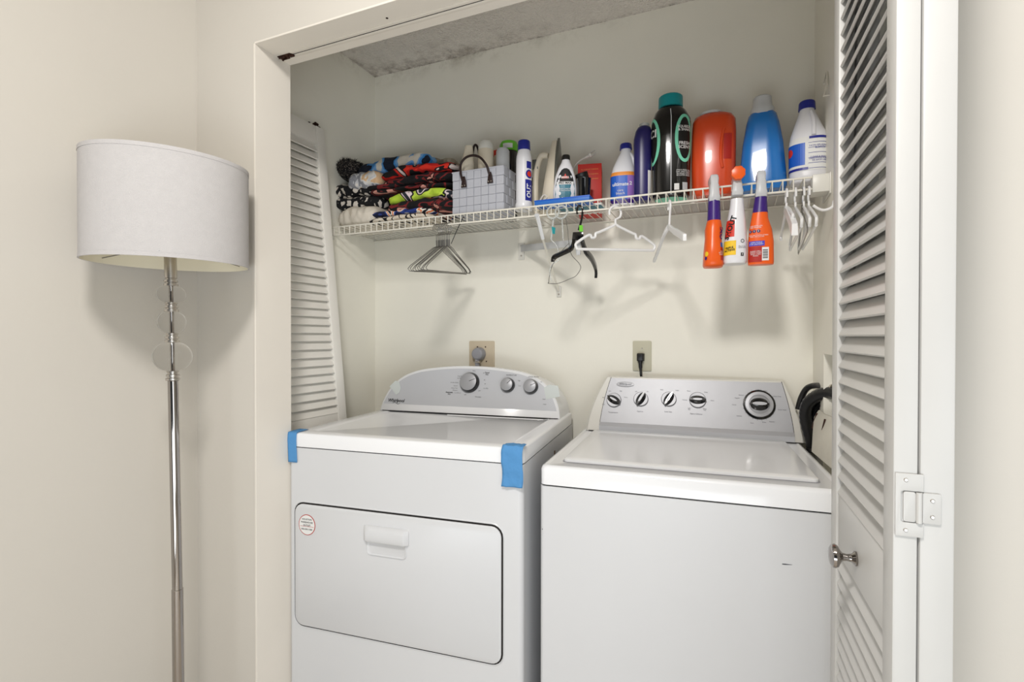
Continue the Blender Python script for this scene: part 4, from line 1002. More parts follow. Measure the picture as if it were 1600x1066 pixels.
hd = MB(); hd.rings([[Vector((x, -.009, z)) for x, z in ((-.012, H - .012), (.012, H - .012), (.014, H + .010), (.008, H + .022), (-.012, H + .018), (-.032, H + .006), (-.030, H - .002), (-.014, H + .002))], [Vector((x, .009, z)) for x, z in ((-.012, H - .012), (.012, H - .012), (.014, H + .010), (.008, H + .022), (-.012, H + .018), (-.032, H + .006), (-.030, H - .002), (-.014, H + .002))]]); hd.build('trigger_head', M['redplastic'], it, bevel=.002)
y = 1.662; it = inb(785.5, y, 'scent_spray', 'red bottle with a clear cap standing at the right front of the basket', 'bottle'); H = hgt(786, 232, y) - .006
MB().lathe([(.022, 0), (.0235, .004), (.0235, H * .56), (.024, H * .60), (.022, H * .62)], 28).build('bottle_body', M['redplastic'], it)
MB().lathe([(.0225, H * .60), (.0240, H * .62), (.0235, H * .96), (.018, H)], 28).build('cap', M['frost'], it)
MB().lathe([(.0236, H * .62), (.0246, H * .63), (.0246, H * .68), (.0236, H * .69)], 28).build('band', M['inkwhite'], it)

# 8 tall white bottle with blue cap
y = 1.625; it = shelf_item(818.5, y, 'fabric_stain_bottle', 'tall white cylindrical bottle with a royal blue cap beside the basket', 'bottle', face_cam(818))
R1 = wid(805, 832, y) / 2; H = hgt(817, 221, y)
MB().lathe([(R1 * .96, 0), (R1, .003), (R1, .020), (R1 * .92, .026), (R1 * .90, H * .72), (R1 * .86, H * .78), (R1 * .72, H * .84), (R1 * .68, H * .88)], 32, (0, 0, 0)).build('bottle_body', M['bottlewhite'], it, smooth=40)
cap(it, R1 * .74, H * .86, H, M['navycap'])
Bc = Bottle([(0, R1 * 1.81, R1 * 1.81, 2, 0, 0), (H, R1 * 1.79, R1 * 1.79, 2, 0, 0)])
mb = MB(); Bc.patch(mb, R1 * .15, R1 * 1.3, H * .12, H * .42, mi=0); Bc.text(mb, 'OUT', R1 * .62, H * .26, mi=1, size=.022, rot=pi / 2, bold=.0006, off=.0012); Bc.disc(mb, R1 * .65, H * .50, R1 * .45, R1 * .5, mi=0); Bc.disc(mb, R1 * .65, H * .50, R1 * .28, R1 * .32, mi=2, off=.0013); Bc.patch(mb, R1 * .3, R1 * 1.0, H * .58, H * .68, mi=0); mb.build('label', [M['navycap'], M['inkwhite'], M['redlabel']], it, smooth=0)

# 9 clothes iron standing on its heel
y = 1.70; it = shelf_item(858, y, 'clothes_iron', 'cream clothes iron standing on its heel with the soleplate to the right', 'iron', rad(4)); H = hgt(868, 219, y)
# local x: handle side (-) to soleplate (+); z up to the tip
mb = MB(); rs = []
for i in range(15):
    t_ = i / 14; z = H * t_; wdt = .052 * (1 - t_ ** 2.6) + .003; xc0 = -.026 + .036 * t_; xc1 = .028 + .004 * (1 - t_)
    rs.append([Vector((xc1, -wdt, z)), Vector((xc1, wdt, z)), Vector(((xc0 + xc1) / 2 - .004, wdt * .92, z)), Vector((xc0, wdt * .55, z)), Vector((xc0, -wdt * .55, z)), Vector(((xc0 + xc1) / 2 - .004, -wdt * .92, z))])
mb.rings(rs); mb.build('iron_body', M['cream'], it, bevel=.003, smooth=60)
mb = MB(); rs = []
for i in range(15):
    t_ = i / 14; z = .004 + H * 1.01 * t_; wdt = .056 * (1 - t_ ** 2.4) + .001
    rs.append([Vector((.030, -wdt, z)), Vector((.030, wdt, z)), Vector((.038, wdt, z)), Vector((.038, -wdt, z))])
mb.rings(rs); mb.build('soleplate', M['sole'], it, bevel=.001)
mb = MB(); mb.tube(smooth_path([(-.016, 0, .004), (-.044, 0, .010), (-.050, 0, H * .35), (-.046, 0, H * .62), (-.030, 0, H * .80), (-.004, 0, H * .80)], 6), [.012] * 8 + [.0115] * 20 + [.010] * 3, 14, flat=.9); mb.build('iron_handle', M['cream'], it)
MB().box(-.060, -.038, -.010, .010, H * .62, H * .76).build('steam_dial', M['sole'], it, bevel=.003)
MB().box(-.062, -.052, -.006, .006, H * .40, H * .52).build('button', M['leather'], it, bevel=.002)
MB().tube(smooth_path([(-.020, -.030, .030), (-.028, -.046, .020), (-.010, -.056, .030), (.006, -.050, .044), (-.010, -.044, .052), (-.026, -.050, .012), (.010, -.056, .006)], 6), .0032, 8).build('cord', M['plugwhite'], it)

# 10 carpet shampoo bottle
y = 1.645; it = shelf_item(882.5, y, 'carpet_shampoo_bottle', 'silver carpet shampoo bottle with a black and teal label and black cap', 'bottle', face_cam(882), dz=.010)
W = wid(864, 901, y); H = hgt(884, 243, y) - .010
B = Bottle([(0, W * .92, W * .5, 2.5, 0, 0), (.006, W, W * .54, 2.5, 0, 0), (H * .30, W, W * .54, 2.5, 0, 0), (H * .55, W * .86, W * .50, 2.4, .001, 0), (H * .74, W * .60, W * .42, 2.2, .002, 0), (H * .86, W * .36, W * .34, 2, .003, 0), (H * .91, W * .32, W * .32, 2, .003, 0)])
B.mesh().build('bottle_body', M['bottlewhite'], it, smooth=60)
cap(it, W * .18, H * .90, H, M['black'], cx=.003)
mb = MB(); rows = [(H * .02, .40), (H * .2, .42), (H * .38, .40), (H * .50, .34), (H * .60, .26), (H * .68, .16), (H * .71, .06)]
for (za, wa), (zb_, wb_) in zip(rows, rows[1:]):
    v = [B.S(-wa * W, za, .0006), B.S(-wa * W * .5, za, .0006), B.S(0, za, .0006), B.S(wa * W * .5, za, .0006), B.S(wa * W, za, .0006), B.S(-wb_ * W, zb_, .0006), B.S(-wb_ * W * .5, zb_, .0006), B.S(0, zb_, .0006), B.S(wb_ * W * .5, zb_, .0006), B.S(wb_ * W, zb_, .0006)]
    mb.add(v, [(i, i + 1, i + 6, i + 5) for i in range(4)], 0 if za > H * .37 else 1)
B.patch(mb, -W * .36, W * .36, H * .38, H * .44, off=.0010, mi=3, nz=2); B.patch(mb, -W * .14, W * .14, H * .50, H * .545, off=.0010, mi=2, nz=2)
B.text(mb, 'BISSELL', 0, H * .522, mi=3, size=.0085, bold=.0002, off=.0014); mb.add([B.S(-.004, H * .55, .0012), B.S(.004, H * .55, .0012), B.S(0, H * .60, .0012)], [(0, 1, 2)], 2)
B.text(mb, 'PRO MAX', 0, H * .41, mi=0, size=.0095, bold=.0003, off=.0014); B.text(mb, 'CLEAN + PROTECT\n2X CONCENTRATED', 0, H * .27, mi=3, size=.0062, off=.0014); B.disc(mb, -W * .24, H * .20, .006, .006, off=.0012, mi=3)
mb.build('label', [M['inkblack'], M['tealprint'], M['redlabel'], M['inkwhite']], it, smooth=0)

# 11 red box and black cups
y = 1.72; it = shelf_item(921, y, 'red_carton', 'red cardboard carton with yellow stripes behind the black cups', 'box', rad(12)); H = hgt(920, 256, y)
W = wid(898, 935, y); MB().box(-W / 2, W / 2, 0, .11, 0, H).build('carton', M['red'], it, bevel=.001)
mb = MB(); q = W / 2 + .0006
for i in range(3): mb.add([(q, .01, H * (.80 - .1 * i)), (q, .10, H * (.62 - .1 * i)), (q, .10, H * (.58 - .1 * i)), (q, .01, H * (.76 - .1 * i))], [(0, 1, 2, 3)], 1 if i == 1 else 0)
mb.build('stripe_print', [M['yellow'], M['green']], it, smooth=0)
mb = MB()
for i in range(3): put_text(mb, 'ALL PURPOSE CLEANING', lambda a, b: Vector((a, -.0006, b)), 0, H * (.88 - .1 * i), 0, size=.0052)
mb.build('front_print', [M['orangelabel']], it, smooth=0)
mb = MB(); put_text(mb, 'BORAX', lambda a, b: Vector((a, b, -.0006)), 0, .03, 0, size=.028, bold=.0006); mb.build('bottom_print', [M['inkwhite']], it, smooth=0)
y = 1.655
it = shelf_item(912, y, 'black_cup', 'upright glossy black plastic cup in front of the red carton', 'cup', 0, .004); H = hgt(912, 280, y) - .004
MB().lathe([(.018, 0), (.020, .002), (.0235, H - .002), (.0245, H), (.022, H), (.018, .004)], 28).build('cup_wall', M['blackgloss'], it)
it2 = shelf_item(911, 1.675, 'black_cup', 'tilted black cup lying across the top of the upright black cup', 'cup', 0, H + .003)
o = MB().lathe([(.0195, 0), (.0205, .002), (.0215, .022), (.020, .024), (.0165, .004)], 28).build('cup_wall', M['black'], it2); o.rotation_euler = (rad(16), rad(-14), 0); o.location = (0, 0, .004)
# 12 blue carton lying flat at the lip
y = 1.60; a = P(835, 318, 1.585); b = P(921, 306, 1.585)
it = empty('blue_carton', (a.x, 1.585, ZD), 0, 'flat blue carton lying along the front lip of the shelf', 'box'); Wd = b.x - a.x
MB().box(0, Wd, 0, .055, 0, .018).build('carton', M['bluebox'], it, bevel=.0012)
MB().box(-.0005, Wd + .0005, -.0006, .0562, .014, .0188).build('carton_flap', M['bluelabel'], it, bevel=.0006)
# 13 flat paper packet behind
it = empty('paper_packet', (P(905, 315, 1.64).x, 1.645, ZD), 0, 'thin white and teal packet lying flat on the wires under the shampoo bottle', 'packet')
MB().box(-.085, .075, -.002, .06, 0, .006).build('packet', M['inkwhite'], it, bevel=.001)
mb = MB(); mb.box(-.08, .07, .004, .055, -.0006, 0); mb.build('packet_print', M['tealprint'], it)
# 14 loose plug on its cord
q = P(924, 241, 1.74)
it = empty('loose_plug', tuple(q), 0, 'white two-prong plug poking up above the red carton on its cord', 'plug')
d_ = (P(924, 241, 1.74) - P(902, 254, 1.74)).normalized()
mb = MB(); mb.tube([-d_ * .026, -d_ * .010, -d_ * .008, Vector((0, 0, 0))], [.004, .006, .009, .009], 12); mb.build('plug_body', M['plugwhite'], it)
mb = MB(); s_ = Vector((-d_.z, 0, d_.x)) * .0055
for k_ in (-1, 1): mb.tube([s_ * k_, s_ * k_ + d_ * .017], .0018, 6)
mb.build('prong', M['nickel'], it)
zt_ = ZD - q.z
mb = MB(); mb.tube(smooth_path([-d_ * .024, -d_ * .050, -d_ * .075 + Vector((0, 0, -.02)), Vector((-d_.x * .085, -.02, zt_ * .6)), Vector((-d_.x * .07, -.02, zt_ + .004))], 5), .0030, 8); mb.build('cord', M['plugwhite'], it)

# ------------------------------------------------------------------ the pile of folded fabrics
def folded(name, label, cat, px0, px1, py0, py1, y0_, y1_, m_, layers=3, wob=.006, seed=0, sag=0.0, tiltz=0.0, zlow=None, group=None):
    """a folded cloth: several stacked plies whose fold edges face the front"""
    a = P(px0, (py0 + py1) / 2, y0_); b = P(px1, (py0 + py1) / 2, y0_); zt_ = P((px0 + px1) / 2, py0, y0_).z; zb_ = P((px0 + px1) / 2, py1, y0_).z
    if zlow is not None: zb_ = zlow
    cx = (a.x + b.x) / 2; W = abs(b.x - a.x); Hh = zt_ - zb_; D_ = y1_ - y0_
    it = empty(name, (cx, y0_ + D_ / 2, zb_), 0, label, cat, group)
    ply = Hh / layers
    for L in range(layers):
        mb = MB(); rs = []; NX, NP = 26, 28
        for i in range(NX + 1):
            u = -1 + 2 * i / NX; endk = max(0, 1 - abs(u) ** 7) ** .5
            r = []
            for j in range(NP):
                a_ = 2 * pi * j / NP; c_, s_ = cos(a_), sin(a_)
                yy = math.copysign(abs(c_) ** .45, c_) * D_ / 2; zz = math.copysign(abs(s_) ** .8, s_) * ply * .56
                nz = noise.noise(Vector((u * 2.2 + seed * 7.1, yy * 16, L * 3.3 + seed))) * wob; nz2 = noise.noise(Vector((u * 6 + seed * 3.1, zz * 60, L * 5.7 + 9))) * wob * .8
                zc = ply * (L + .5) + nz * .8 - sag * u * u + tiltz * u
                r.append(Vector((u * W / 2 * (1 + .02 * sin(L * 2.1 + seed)), yy * (.55 + .45 * endk) + nz2 - (.004 * sin(L * 1.7 + seed)), zc + zz * max(.12, endk))))
            rs.append(r)
        mb.rings(rs); mb.build('fold', m_[L % len(m_)], it, smooth=70)
    return it
MP = {
 'shaggy': pattern('black_shaggy_fabric', [(14, 13, 15), (30, 28, 30), (14, 13, 15), (120, 112, 104)], 70, 3),
 'bluewhite': pattern('blue_white_print', [(22, 30, 50), (66, 140, 210), (120, 170, 220), (226, 218, 204), (232, 226, 214)], 6.5, 1.4),
 'taupe': pattern('taupe_fleece', [(150, 138, 122), (176, 166, 150), (196, 186, 168)], 6, 1),
 'whitefloral': pattern('white_peach_print', [(150, 152, 160), (214, 214, 218), (232, 228, 222), (226, 190, 150)], 20, 1.2),
 'redprint': pattern('red_black_print', [(16, 12, 14), (190, 30, 24), (222, 50, 34), (18, 14, 18), (214, 200, 196)], 5.5, 2.0, stretch=(1, 1, 2)),
 'redprint2': pattern('dark_red_print', [(14, 12, 16), (22, 18, 22), (120, 34, 36), (16, 14, 18), (214, 150, 136)], 8, 2.0, stretch=(1, 1, 1.5)),
 'net': pattern('black_white_net_print', [(16, 16, 20), (214, 206, 196)], 34, 1, kind='cell', stretch=(1, 1, .7)),
 'lime': pattern('lime_print', [(176, 206, 60), (196, 220, 80), (18, 20, 26), (222, 206, 208), (40, 44, 54)], 7, 1.6, stretch=(1, 1, 1.6)),
 'creamfleece': pattern('cream_fleece', [(206, 196, 180), (216, 208, 194), (224, 216, 202)], 8, .5),
 'orangeblue': pattern('orange_blue_white_print', [(24, 32, 70), (44, 66, 140), (236, 226, 210), (232, 120, 60), (230, 224, 214), (24, 22, 30)], 8, 1.8, stretch=(1, 1, 1.8)),
 'ivory': pattern('ivory_black_outline_print', [(220, 208, 190), (230, 220, 204), (24, 22, 28), (224, 212, 192)], 12, 1.6),
}
G = 'folded fabrics piled on the left of the shelf'
zd0 = ZD + .002
folded('folded_blanket', 'cream fleece blanket folded at the bottom left of the fabric pile', 'blanket', 524, 584, 322, 352, 1.60, 1.80, [MP['creamfleece']], 1, .010, 1, zlow=zd0, group=G)
folded('folded_towel', 'towel with orange, blue and white print at the bottom of the fabric pile', 'towel', 572, 672, 325, 349, 1.595, 1.80, [MP['ivory'], MP['orangeblue']], 2, .007, 2, zlow=zd0, group=G)
folded('folded_towel', 'lime green bordered towel folded in the lower right of the fabric pile', 'towel', 598, 706, 294, 326, 1.59, 1.80, [MP['redprint2'], MP['lime']], 2, .014, 3, sag=.008, group=G)
folded('folded_blanket', 'black and white net-patterned blanket on the left of the fabric pile', 'blanket', 514, 590, 283, 325, 1.62, 1.82, [MP['net']], 2, .014, 4, tiltz=-.004, group=G)
folded('folded_towel', 'dark red and black printed towel in the middle of the fabric pile', 'towel', 566, 704, 279, 296, 1.605, 1.82, [MP['redprint2']], 2, .008, 5, group=G)
folded('folded_towel', 'bright red towel with black swirls near the top right of the fabric pile', 'towel', 590, 706, 254, 283, 1.60, 1.82, [MP['redprint2'], MP['redprint']], 2, .016, 6, sag=.012, group=G)
folded('rolled_cloth', 'white rolled cloth with peach and grey print on the upper left of the pile', 'cloth', 540, 592, 267, 292, 1.605, 1.76, [MP['whitefloral']], 1, .012, 7, group=G)
folded('folded_towel', 'blue and white printed towel on top of the fabric pile', 'towel', 552, 668, 243, 270, 1.64, 1.82, [MP['bluewhite']], 1, .018, 8, tiltz=.008, sag=.006, group=G)
folded('folded_blanket', 'taupe fleece at the top right back of the fabric pile', 'blanket', 658, 706, 246, 268, 1.70, 1.84, [MP['taupe']], 1, .012, 9, tiltz=-.006, group=G)
# black shaggy cushion with tufts
a = P(541, 282, 1.68); sh = empty('shaggy_cushion', (a.x, 1.70, a.z), 0, 'black shaggy cushion at the upper left of the fabric pile', 'cushion')
mb = MB(); W = .070; rs = []
for i in range(13):
    t_ = -1 + 2 * i / 12; r_ = math.sqrt(max(0.001, 1 - t_ * t_)); rs.append([Vector((W * .95 * r_ * cos(2 * pi * j / 24), .07 * r_ * sin(2 * pi * j / 24), .042 + .045 * t_)) for j in range(24)])
mb.rings(rs); mb.build('cushion_body', MP['shaggy'], sh, smooth=70)
mb = MB(); rnd = random.Random(3)
for i in range(700):
    a1 = rnd.uniform(0, 2 * pi); t_ = rnd.uniform(-.8, 1); r_ = math.sqrt(max(0.001, 1 - t_ * t_)); p = Vector((W * .95 * r_ * cos(a1), .07 * r_ * sin(a1), .042 + .045 * t_))
    n_ = Vector((cos(a1) * r_, sin(a1) * r_, t_ * .8)).normalized(); q = p + n_ * rnd.uniform(.006, .013) + Vector((rnd.uniform(-.004, .004), rnd.uniform(-.004, .004), rnd.uniform(-.005, .003)))
    s_ = n_.orthogonal().normalized() * .0016; s2 = n_.cross(s_)
    mb.add([p + s_, p - s_ * .5 + s2, p - s_ * .5 - s2, q], [(0, 1, 3), (1, 2, 3), (2, 0, 3)])
tag(mb.build('tufts', MP['shaggy'], sh, smooth=0), kind='stuff')

# ------------------------------------------------------------------ hangers
ZR = ZLIP - .0032     # under side of the lip rail; hooks pass over it
def hook_pts(r, top, n=10, turn=210):    # hook in the XZ plane, its inner top at z = 0
    return [(r * cos(rad(-20 + turn * i / n)) , 0, -r + r * sin(rad(-20 + turn * i / n))) for i in range(n + 1)]
def wire_hanger(w_=.172, drop=.092, neck=.058, r=.0013):
    mb = MB(); R_ = .019
    pts = [(-R_, 0, -R_ - .004)] + [(R_ * cos(rad(180 - 225 * i / 12)), 0, -R_ + R_ * sin(rad(180 - 225 * i / 12))) for i in range(13)] + [(0, 0, -R_ * 2.1), (0, 0, -neck - .020)]
    mb.tube(pts, r, 6)
    z0_ = -neck - .020; mb.tube([(0, 0, z0_ + .022), (.001, .001, z0_)], r * 2.0, 6)
    body_ = [(0, 0, z0_), (.022, 0, z0_ - .006), (w_ * .92, 0, z0_ - drop * .80), (w_, 0, z0_ - drop * .92), (w_ * .95, 0, z0_ - drop), (-w_ * .95, 0, z0_ - drop), (-w_, 0, z0_ - drop * .92), (-w_ * .92, 0, z0_ - drop * .80), (-.022, 0, z0_ - .006), (0, 0, z0_)]
    mb.tube(body_, r, 6); return mb
# bundle of wire hangers, each hung across the rail
base = P(690, 345, YS)
mbw = wire_hanger()
names = ['leftmost', 'second from left', 'third from left', 'fourth from left', 'middle', 'fourth from right', 'third from right', 'second from right', 'rightmost']
src = None
for i in range(9):
    x = P(681 + 2.5 * i, 345, YS).x; rz = rad(90 + (i - 4) * .7 + random.uniform(-.8, .8))
    lab = f'thin grey wire hanger in the bundle under the fabric pile, {names[i]} hook'
    zz = ZLIP + .0032 + .0012
    if src is None:
        src = mbw.build('wire_hanger', M['wiremetal']); src.location = (x, YS, zz); src.rotation_euler = (0, rad(-4.5), rz); tag(src, lab, 'hanger', 'wire hangers bunched under the fabric pile')
    else:
        c_ = src.copy(); COL.objects.link(c_); c_.location = (x, YS - .0 + random.uniform(-.001, .001), zz); c_.rotation_euler = (rad(random.uniform(-.5, .5)), rad(-4.5 + random.uniform(-1, 1)), rz); c_['label'] = lab
# odd bent wire sticking out
o = MB().tube([P(705, 381, YS), P(713, 362, YS), P(722, 343, YS - .002), P(724, 339, YS + .004), P(726, 341, YS + .012)], .0013, 6)
tag(o.build('bent_wire', M['inkblack']), 'single dark bent wire rising right from the wire hanger bundle', 'wire')

def tubular(w_, sh_, r=.0042, notch=True, bar=True, R_=.020, neck=.055):
    mb = MB()
    hook = [(R_ * cos(rad(200 - 245 * i / 12)), 0, -R_ + R_ * sin(rad(200 - 245 * i / 12))) for i in range(13)]
    mb.tube([(x, 0, z) for x, _, z in hook] + [(0, 0, -R_ * 2.05), (0, 0, -neck)], r * .85, 8)
    z0_ = -neck
    def side(s):
        if notch: p = [(0, 0, z0_), (s * w_ * .10, 0, z0_ - sh_ * .10), (s * w_ * .42, 0, z0_ - sh_ * .33), (s * w_ * .50, 0, z0_ - sh_ * .38), (s * w_ * .52, 0, z0_ - sh_ * .52), (s * w_ * .60, 0, z0_ - sh_ * .55), (s * w_ * .66, 0, z0_ - sh_ * .44), (s * w_ * .92, 0, z0_ - sh_ * .70), (s * w_, 0, z0_ - sh_ * .84), (s * w_ * .96, 0, z0_ - sh_)]
        else: p = [(0, 0, z0_), (s * w_ * .12, 0, z0_ - sh_ * .08), (s * w_ * .9, 0, z0_ - sh_ * .72), (s * w_, 0, z0_ - sh_ * .86), (s * w_ * .96, 0, z0_ - sh_)]
        return p
    full = side(1) + ([] if bar else [])
    mb.tube(smooth_path(side(1), 3), r, 8); mb.tube(smooth_path(side(-1), 3), r, 8)
    if bar: mb.tube([(-w_ * .97, 0, z0_ - sh_), (w_ * .97, 0, z0_ - sh_)], r, 8)
    return mb
zz = ZLIP + .0032 + .003
p = P(961, 320, YS)
o = tubular(.135, .078).build('tube_hanger', M['hangerwhite']); o.location = (p.x, YS, zz); o.rotation_euler = (0, rad(-2), rad(40)); tag(o, 'white tubular plastic hanger with notched shoulders seen nearly face on', 'hanger')
# white suit hanger turned end-on beside it
hx = P(1046, 315, YS)
mb = MB(); R_ = .018
mb.tube([(hx.x + R_ * .9 * cos(rad(200 - 245 * i / 12)) * .3, YS + R_ * cos(rad(200 - 245 * i / 12)) * -.9, zz - R_ + R_ * sin(rad(200 - 245 * i / 12))) for i in range(13)] + [P(1046.5, 340, YS), P(1046, 352, YS)], .0036, 8)
cn_ = P(1045, 354, YS)
def arm(mb, pts, ws, hs):
    rs = []
    for (p_, w_, h_) in zip(pts, ws, hs): rs.append([p_ + Vector((-w_, 0, -h_)), p_ + Vector((w_, 0, -h_)), p_ + Vector((w_, 0, h_)), p_ + Vector((-w_, 0, h_))])
    mb.rings(rs)
mb2 = mb
arm(mb2, smooth_path([cn_, P(1052, 360, 1.53), P(1062, 366, 1.47), P(1070, 371, 1.41)], 3), [.0045] * 10, [.007] * 4 + [.009] * 6)
arm(mb2, smooth_path([cn_, P(1038, 366, 1.60), P(1030, 388, 1.67), P(1022, 408, 1.74)], 3), [.004] * 10, [.006] * 3 + [.005] * 7)
o = mb2.build('suit_hanger', M['hangerwhite'], bevel=.001); tag(o, 'white solid plastic suit hanger turned end-on, right of the tubular hanger', 'hanger')
# black hanger
mb = MB(); yb = YS
mb.tube(smooth_path([P(902, 335, yb), P(902, 326, yb), P(905.5, 321.5, yb), P(910, 326, yb), P(909, 342, yb), P(904, 360, yb)], 4), [.0038] * 21, 8)
mb.rings([[P(895, 363, yb - .004), P(911, 362, yb - .004), P(912.5, 375, yb - .004), P(893.5, 376, yb - .004)], [P(895, 363, yb + .006), P(911, 362, yb + .006), P(912.5, 375, yb + .006), P(893.5, 376, yb + .006)]])
arm(mb, smooth_path([P(897, 374, yb), P(893, 388, yb - .02), P(878, 396, yb - .06), P(866, 402, yb - .09), P(863, 408, yb - .10)], 3), [.005] * 13, [.007] * 10 + [.006, .005, .003])
arm(mb, smooth_path([P(909, 374, yb), P(915, 392, yb + .03), P(925, 405, yb + .08), P(931, 420, yb + .13), P(931, 434, yb + .15)], 3), [.005] * 13, [.009] * 9 + [.007, .006, .004, .002])
o = mb.build('black_hanger', M['blackgloss'], bevel=.001); tag(o, 'black plastic hanger with sloping arms under the middle of the shelf', 'hanger')
mb = MB(); mb.rings([[P(905, 352, yb - .006), P(910.5, 352, yb - .006), P(911, 362, yb - .006), P(905, 362, yb - .006)], [P(905, 352, yb - .003), P(910.5, 352, yb - .003), P(911, 362, yb - .003), P(905, 362, yb - .003)]]); c_ = mb.build('size_tag', M['green'], None); c_.parent = o
# clear plastic clip hanger with round loops
ck = empty('clear_hanger', (P(868, 325, YS).x, YS, ZLIP), 0, 'clear plastic hanger with two round loops hung left of the black hanger', 'hanger'); q0 = ck.location
mb = MB()
for cx_, r_ in ((864, 9.0), (877, 9.0)):
    c0 = P(cx_, 331.5, YS - .008); rr = r_ * 1.55 / F * 1.15; mb.tube([c0 - q0 + Vector((rr * cos(2 * pi * i / 20), 0, rr * sin(2 * pi * i / 20))) for i in range(20)], .0028, 8, closed=True)
mb.build('loop', M['clear'], ck)
mb = MB(); mb.tube([P(865, 340, YS) - q0, P(863, 358, YS) - q0, P(861, 375, YS) - q0], .0030, 8); mb.tube([P(878, 340, YS) - q0, P(880, 375, YS) - q0], .0022, 8); mb.tube(smooth_path([P(861, 375, YS) - q0, P(870, 385, YS) - q0, P(873, 405, YS - .01) - q0, P(863, 413, YS - .01) - q0, P(859, 425, YS - .01) - q0, P(862, 440, YS - .01) - q0], 4), .0018, 8); mb.build('stem', M['clear'], ck)
MB().rings([[P(862, 354, YS - .004) - q0, P(868, 356, YS - .004) - q0, P(867, 366, YS - .004) - q0, P(863, 365, YS - .004) - q0], [P(862, 354, YS - .002) - q0, P(868, 356, YS - .002) - q0, P(867, 366, YS - .002) - q0, P(863, 365, YS - .002) - q0]]).build('size_clip', M['teal'], ck)
# thin sprung wire hanger
mb = MB(); mb.tube(smooth_path([P(884, 341, YS), P(887, 360, YS), P(889, 380, YS), P(893, 398, YS), P(905, 412, YS), P(907, 420, YS), P(900, 431, YS), P(890, 436, YS), P(872, 443, YS), P(857, 443, YS), P(858, 441, YS)], 5), .0011, 6)
mb.tube(smooth_path([P(857, 443, YS), P(861, 420, YS - .01), P(873, 398, YS - .01), P(889, 380, YS)], 4), .0011, 6)
mb.tube([Vector((P(884, 341, YS).x + .010 * cos(rad(200 * i / 8)) - .010, YS, ZLIP - .002 + .008 * sin(rad(200 * i / 8)))) for i in range(9)], .0011, 6)
tag(mb.build('bent_wire_hanger', M['wiremetal']), 'thin wire hanger bent into a loose loop below the black hanger', 'hanger')
# frosted strap hanging left of it
mb = MB(); mb.rings([[P(836, 335, YS - .004), P(842, 334, YS - .004), P(851, 374, YS - .004), P(846, 375, YS - .004)], [P(836, 335, YS + .0), P(842, 334, YS + .0), P(851, 374, YS + .0), P(846, 375, YS + .0)]])
mb.box(P(836, 335, YS).x, P(842, 334, YS).x, YS - .005, YS + .005, ZLIP - .004, ZLIP + .0055)
tag(mb.build('plastic_strap', M['frost'], bevel=.0006), 'frosted white plastic strap clipped to the shelf lip above the bracket', 'strap')
# right-hand cluster
data = [(1229, 290, 0.5, 'flat', 'leftmost white hanger of the cluster by the right wall, with a broad flat arm'), (1243, 292, -1.5, 't', 'second white hanger of the cluster by the right wall'), (1256, 290, -2.5, 't', 'third white hanger of the cluster by the right wall'), (1264, 290, -2, 't', 'rightmost white hanger of the cluster by the right wall')]
for px, py, dr_, kd, lab in data:
    p = P(px, py, YS)
    if kd == 'flat':
        mb = tubular(.15, .06, .0036, False, False, .019, .052); z0_ = -.052
        rs = []
        for t_ in (0, .3, .7, 1): rs.append([Vector((-.19 * t_, -.006, z0_ + .006 - .085 * t_ ** 1.2)), Vector((-.19 * t_, .006, z0_ + .006 - .085 * t_ ** 1.2)), Vector((-.19 * t_, .007, z0_ - .012 - .095 * t_ ** 1.2)), Vector((-.19 * t_, -.007, z0_ - .012 - .095 * t_ ** 1.2))])
        mb.rings(rs)
    else: mb = tubular(.19, .085, .0036, False, True, .019, .052)
    o = mb.build('white_hanger', M['hangerwhite']); o.location = (p.x, YS, zz); o.rotation_euler = (0, 0, rad(90 + dr_)); tag(o, lab, 'hanger', 'white hangers bunched by the right wall')
p = P(1254, 300, YS); o = wire_hanger(.19, .085, .045).build('wire_hanger', M['wiremetal']); o.location = (p.x, YS, zz - .002); o.rotation_euler = (0, 0, rad(87)); tag(o, 'grey wire hanger among the white hangers by the right wall', 'hanger')

# ------------------------------------------------------------------ spray bottles hung by their triggers over the lip
def sprayer(px0, px1, pyt, pyb, pyc, pys, y, name, label, mats, rz, slim=1.0, dep=1.5, head='frost'):
    """pyt top of head, pyc collar top, pys shoulder, pyb bottom"""
    pc = P((px0 + px1) / 2, pyb, y); it = empty(name, (pc.x, y, pc.z), rz, label, 'bottle', 'spray bottles hung on the shelf lip')
    W = wid(px0, px1, y); zc = lambda q: P((px0 + px1) / 2, q, y).z - pc.z
    H = zc(pys); Hc = zc(pyc); Ht = zc(pyt)
    return it, W, H, Hc, Ht
def trig(it, W, Hc, Ht, m_head, dx=0, y0_=0):
    mb = MB(); w1 = .0125
    def sec_(z, w_, ya, yb_): return [Vector((dx - w_, ya, z)), Vector((dx - w_ * .6, ya - .003, z)), Vector((dx + w_ * .6, ya - .003, z)), Vector((dx + w_, ya, z)), Vector((dx + w_, yb_, z)), Vector((dx - w_, yb_, z))]
    H_ = Ht - Hc
    mb.rings([sec_(Hc - .012, .014, -.013, .013), sec_(Hc, .0145, -.014, .014), sec_(Hc + H_ * .15, .0125, -.013, .013), sec_(Hc + H_ * .50, .0115, -.012, .020), sec_(Hc + H_ * .56, .0100, -.011, .030), sec_(Hc + H_ * .80, .0112, -.010, .042), sec_(Ht - .003, .0098, -.006, .044), sec_(Ht, .0078, .000, .040)])
    h_ = mb.build('spray_head', m_head, it, bevel=.0012)
    t_ = MB().tube(smooth_path([(dx, .020, Hc + H_ * .55), (dx, .034, Hc + H_ * .35), (dx, .038, Hc + H_ * .05), (dx, .034, Hc - .018)], 4), .0035, 8).build('trigger', m_head, it)
    return h_
YH = YS - .028
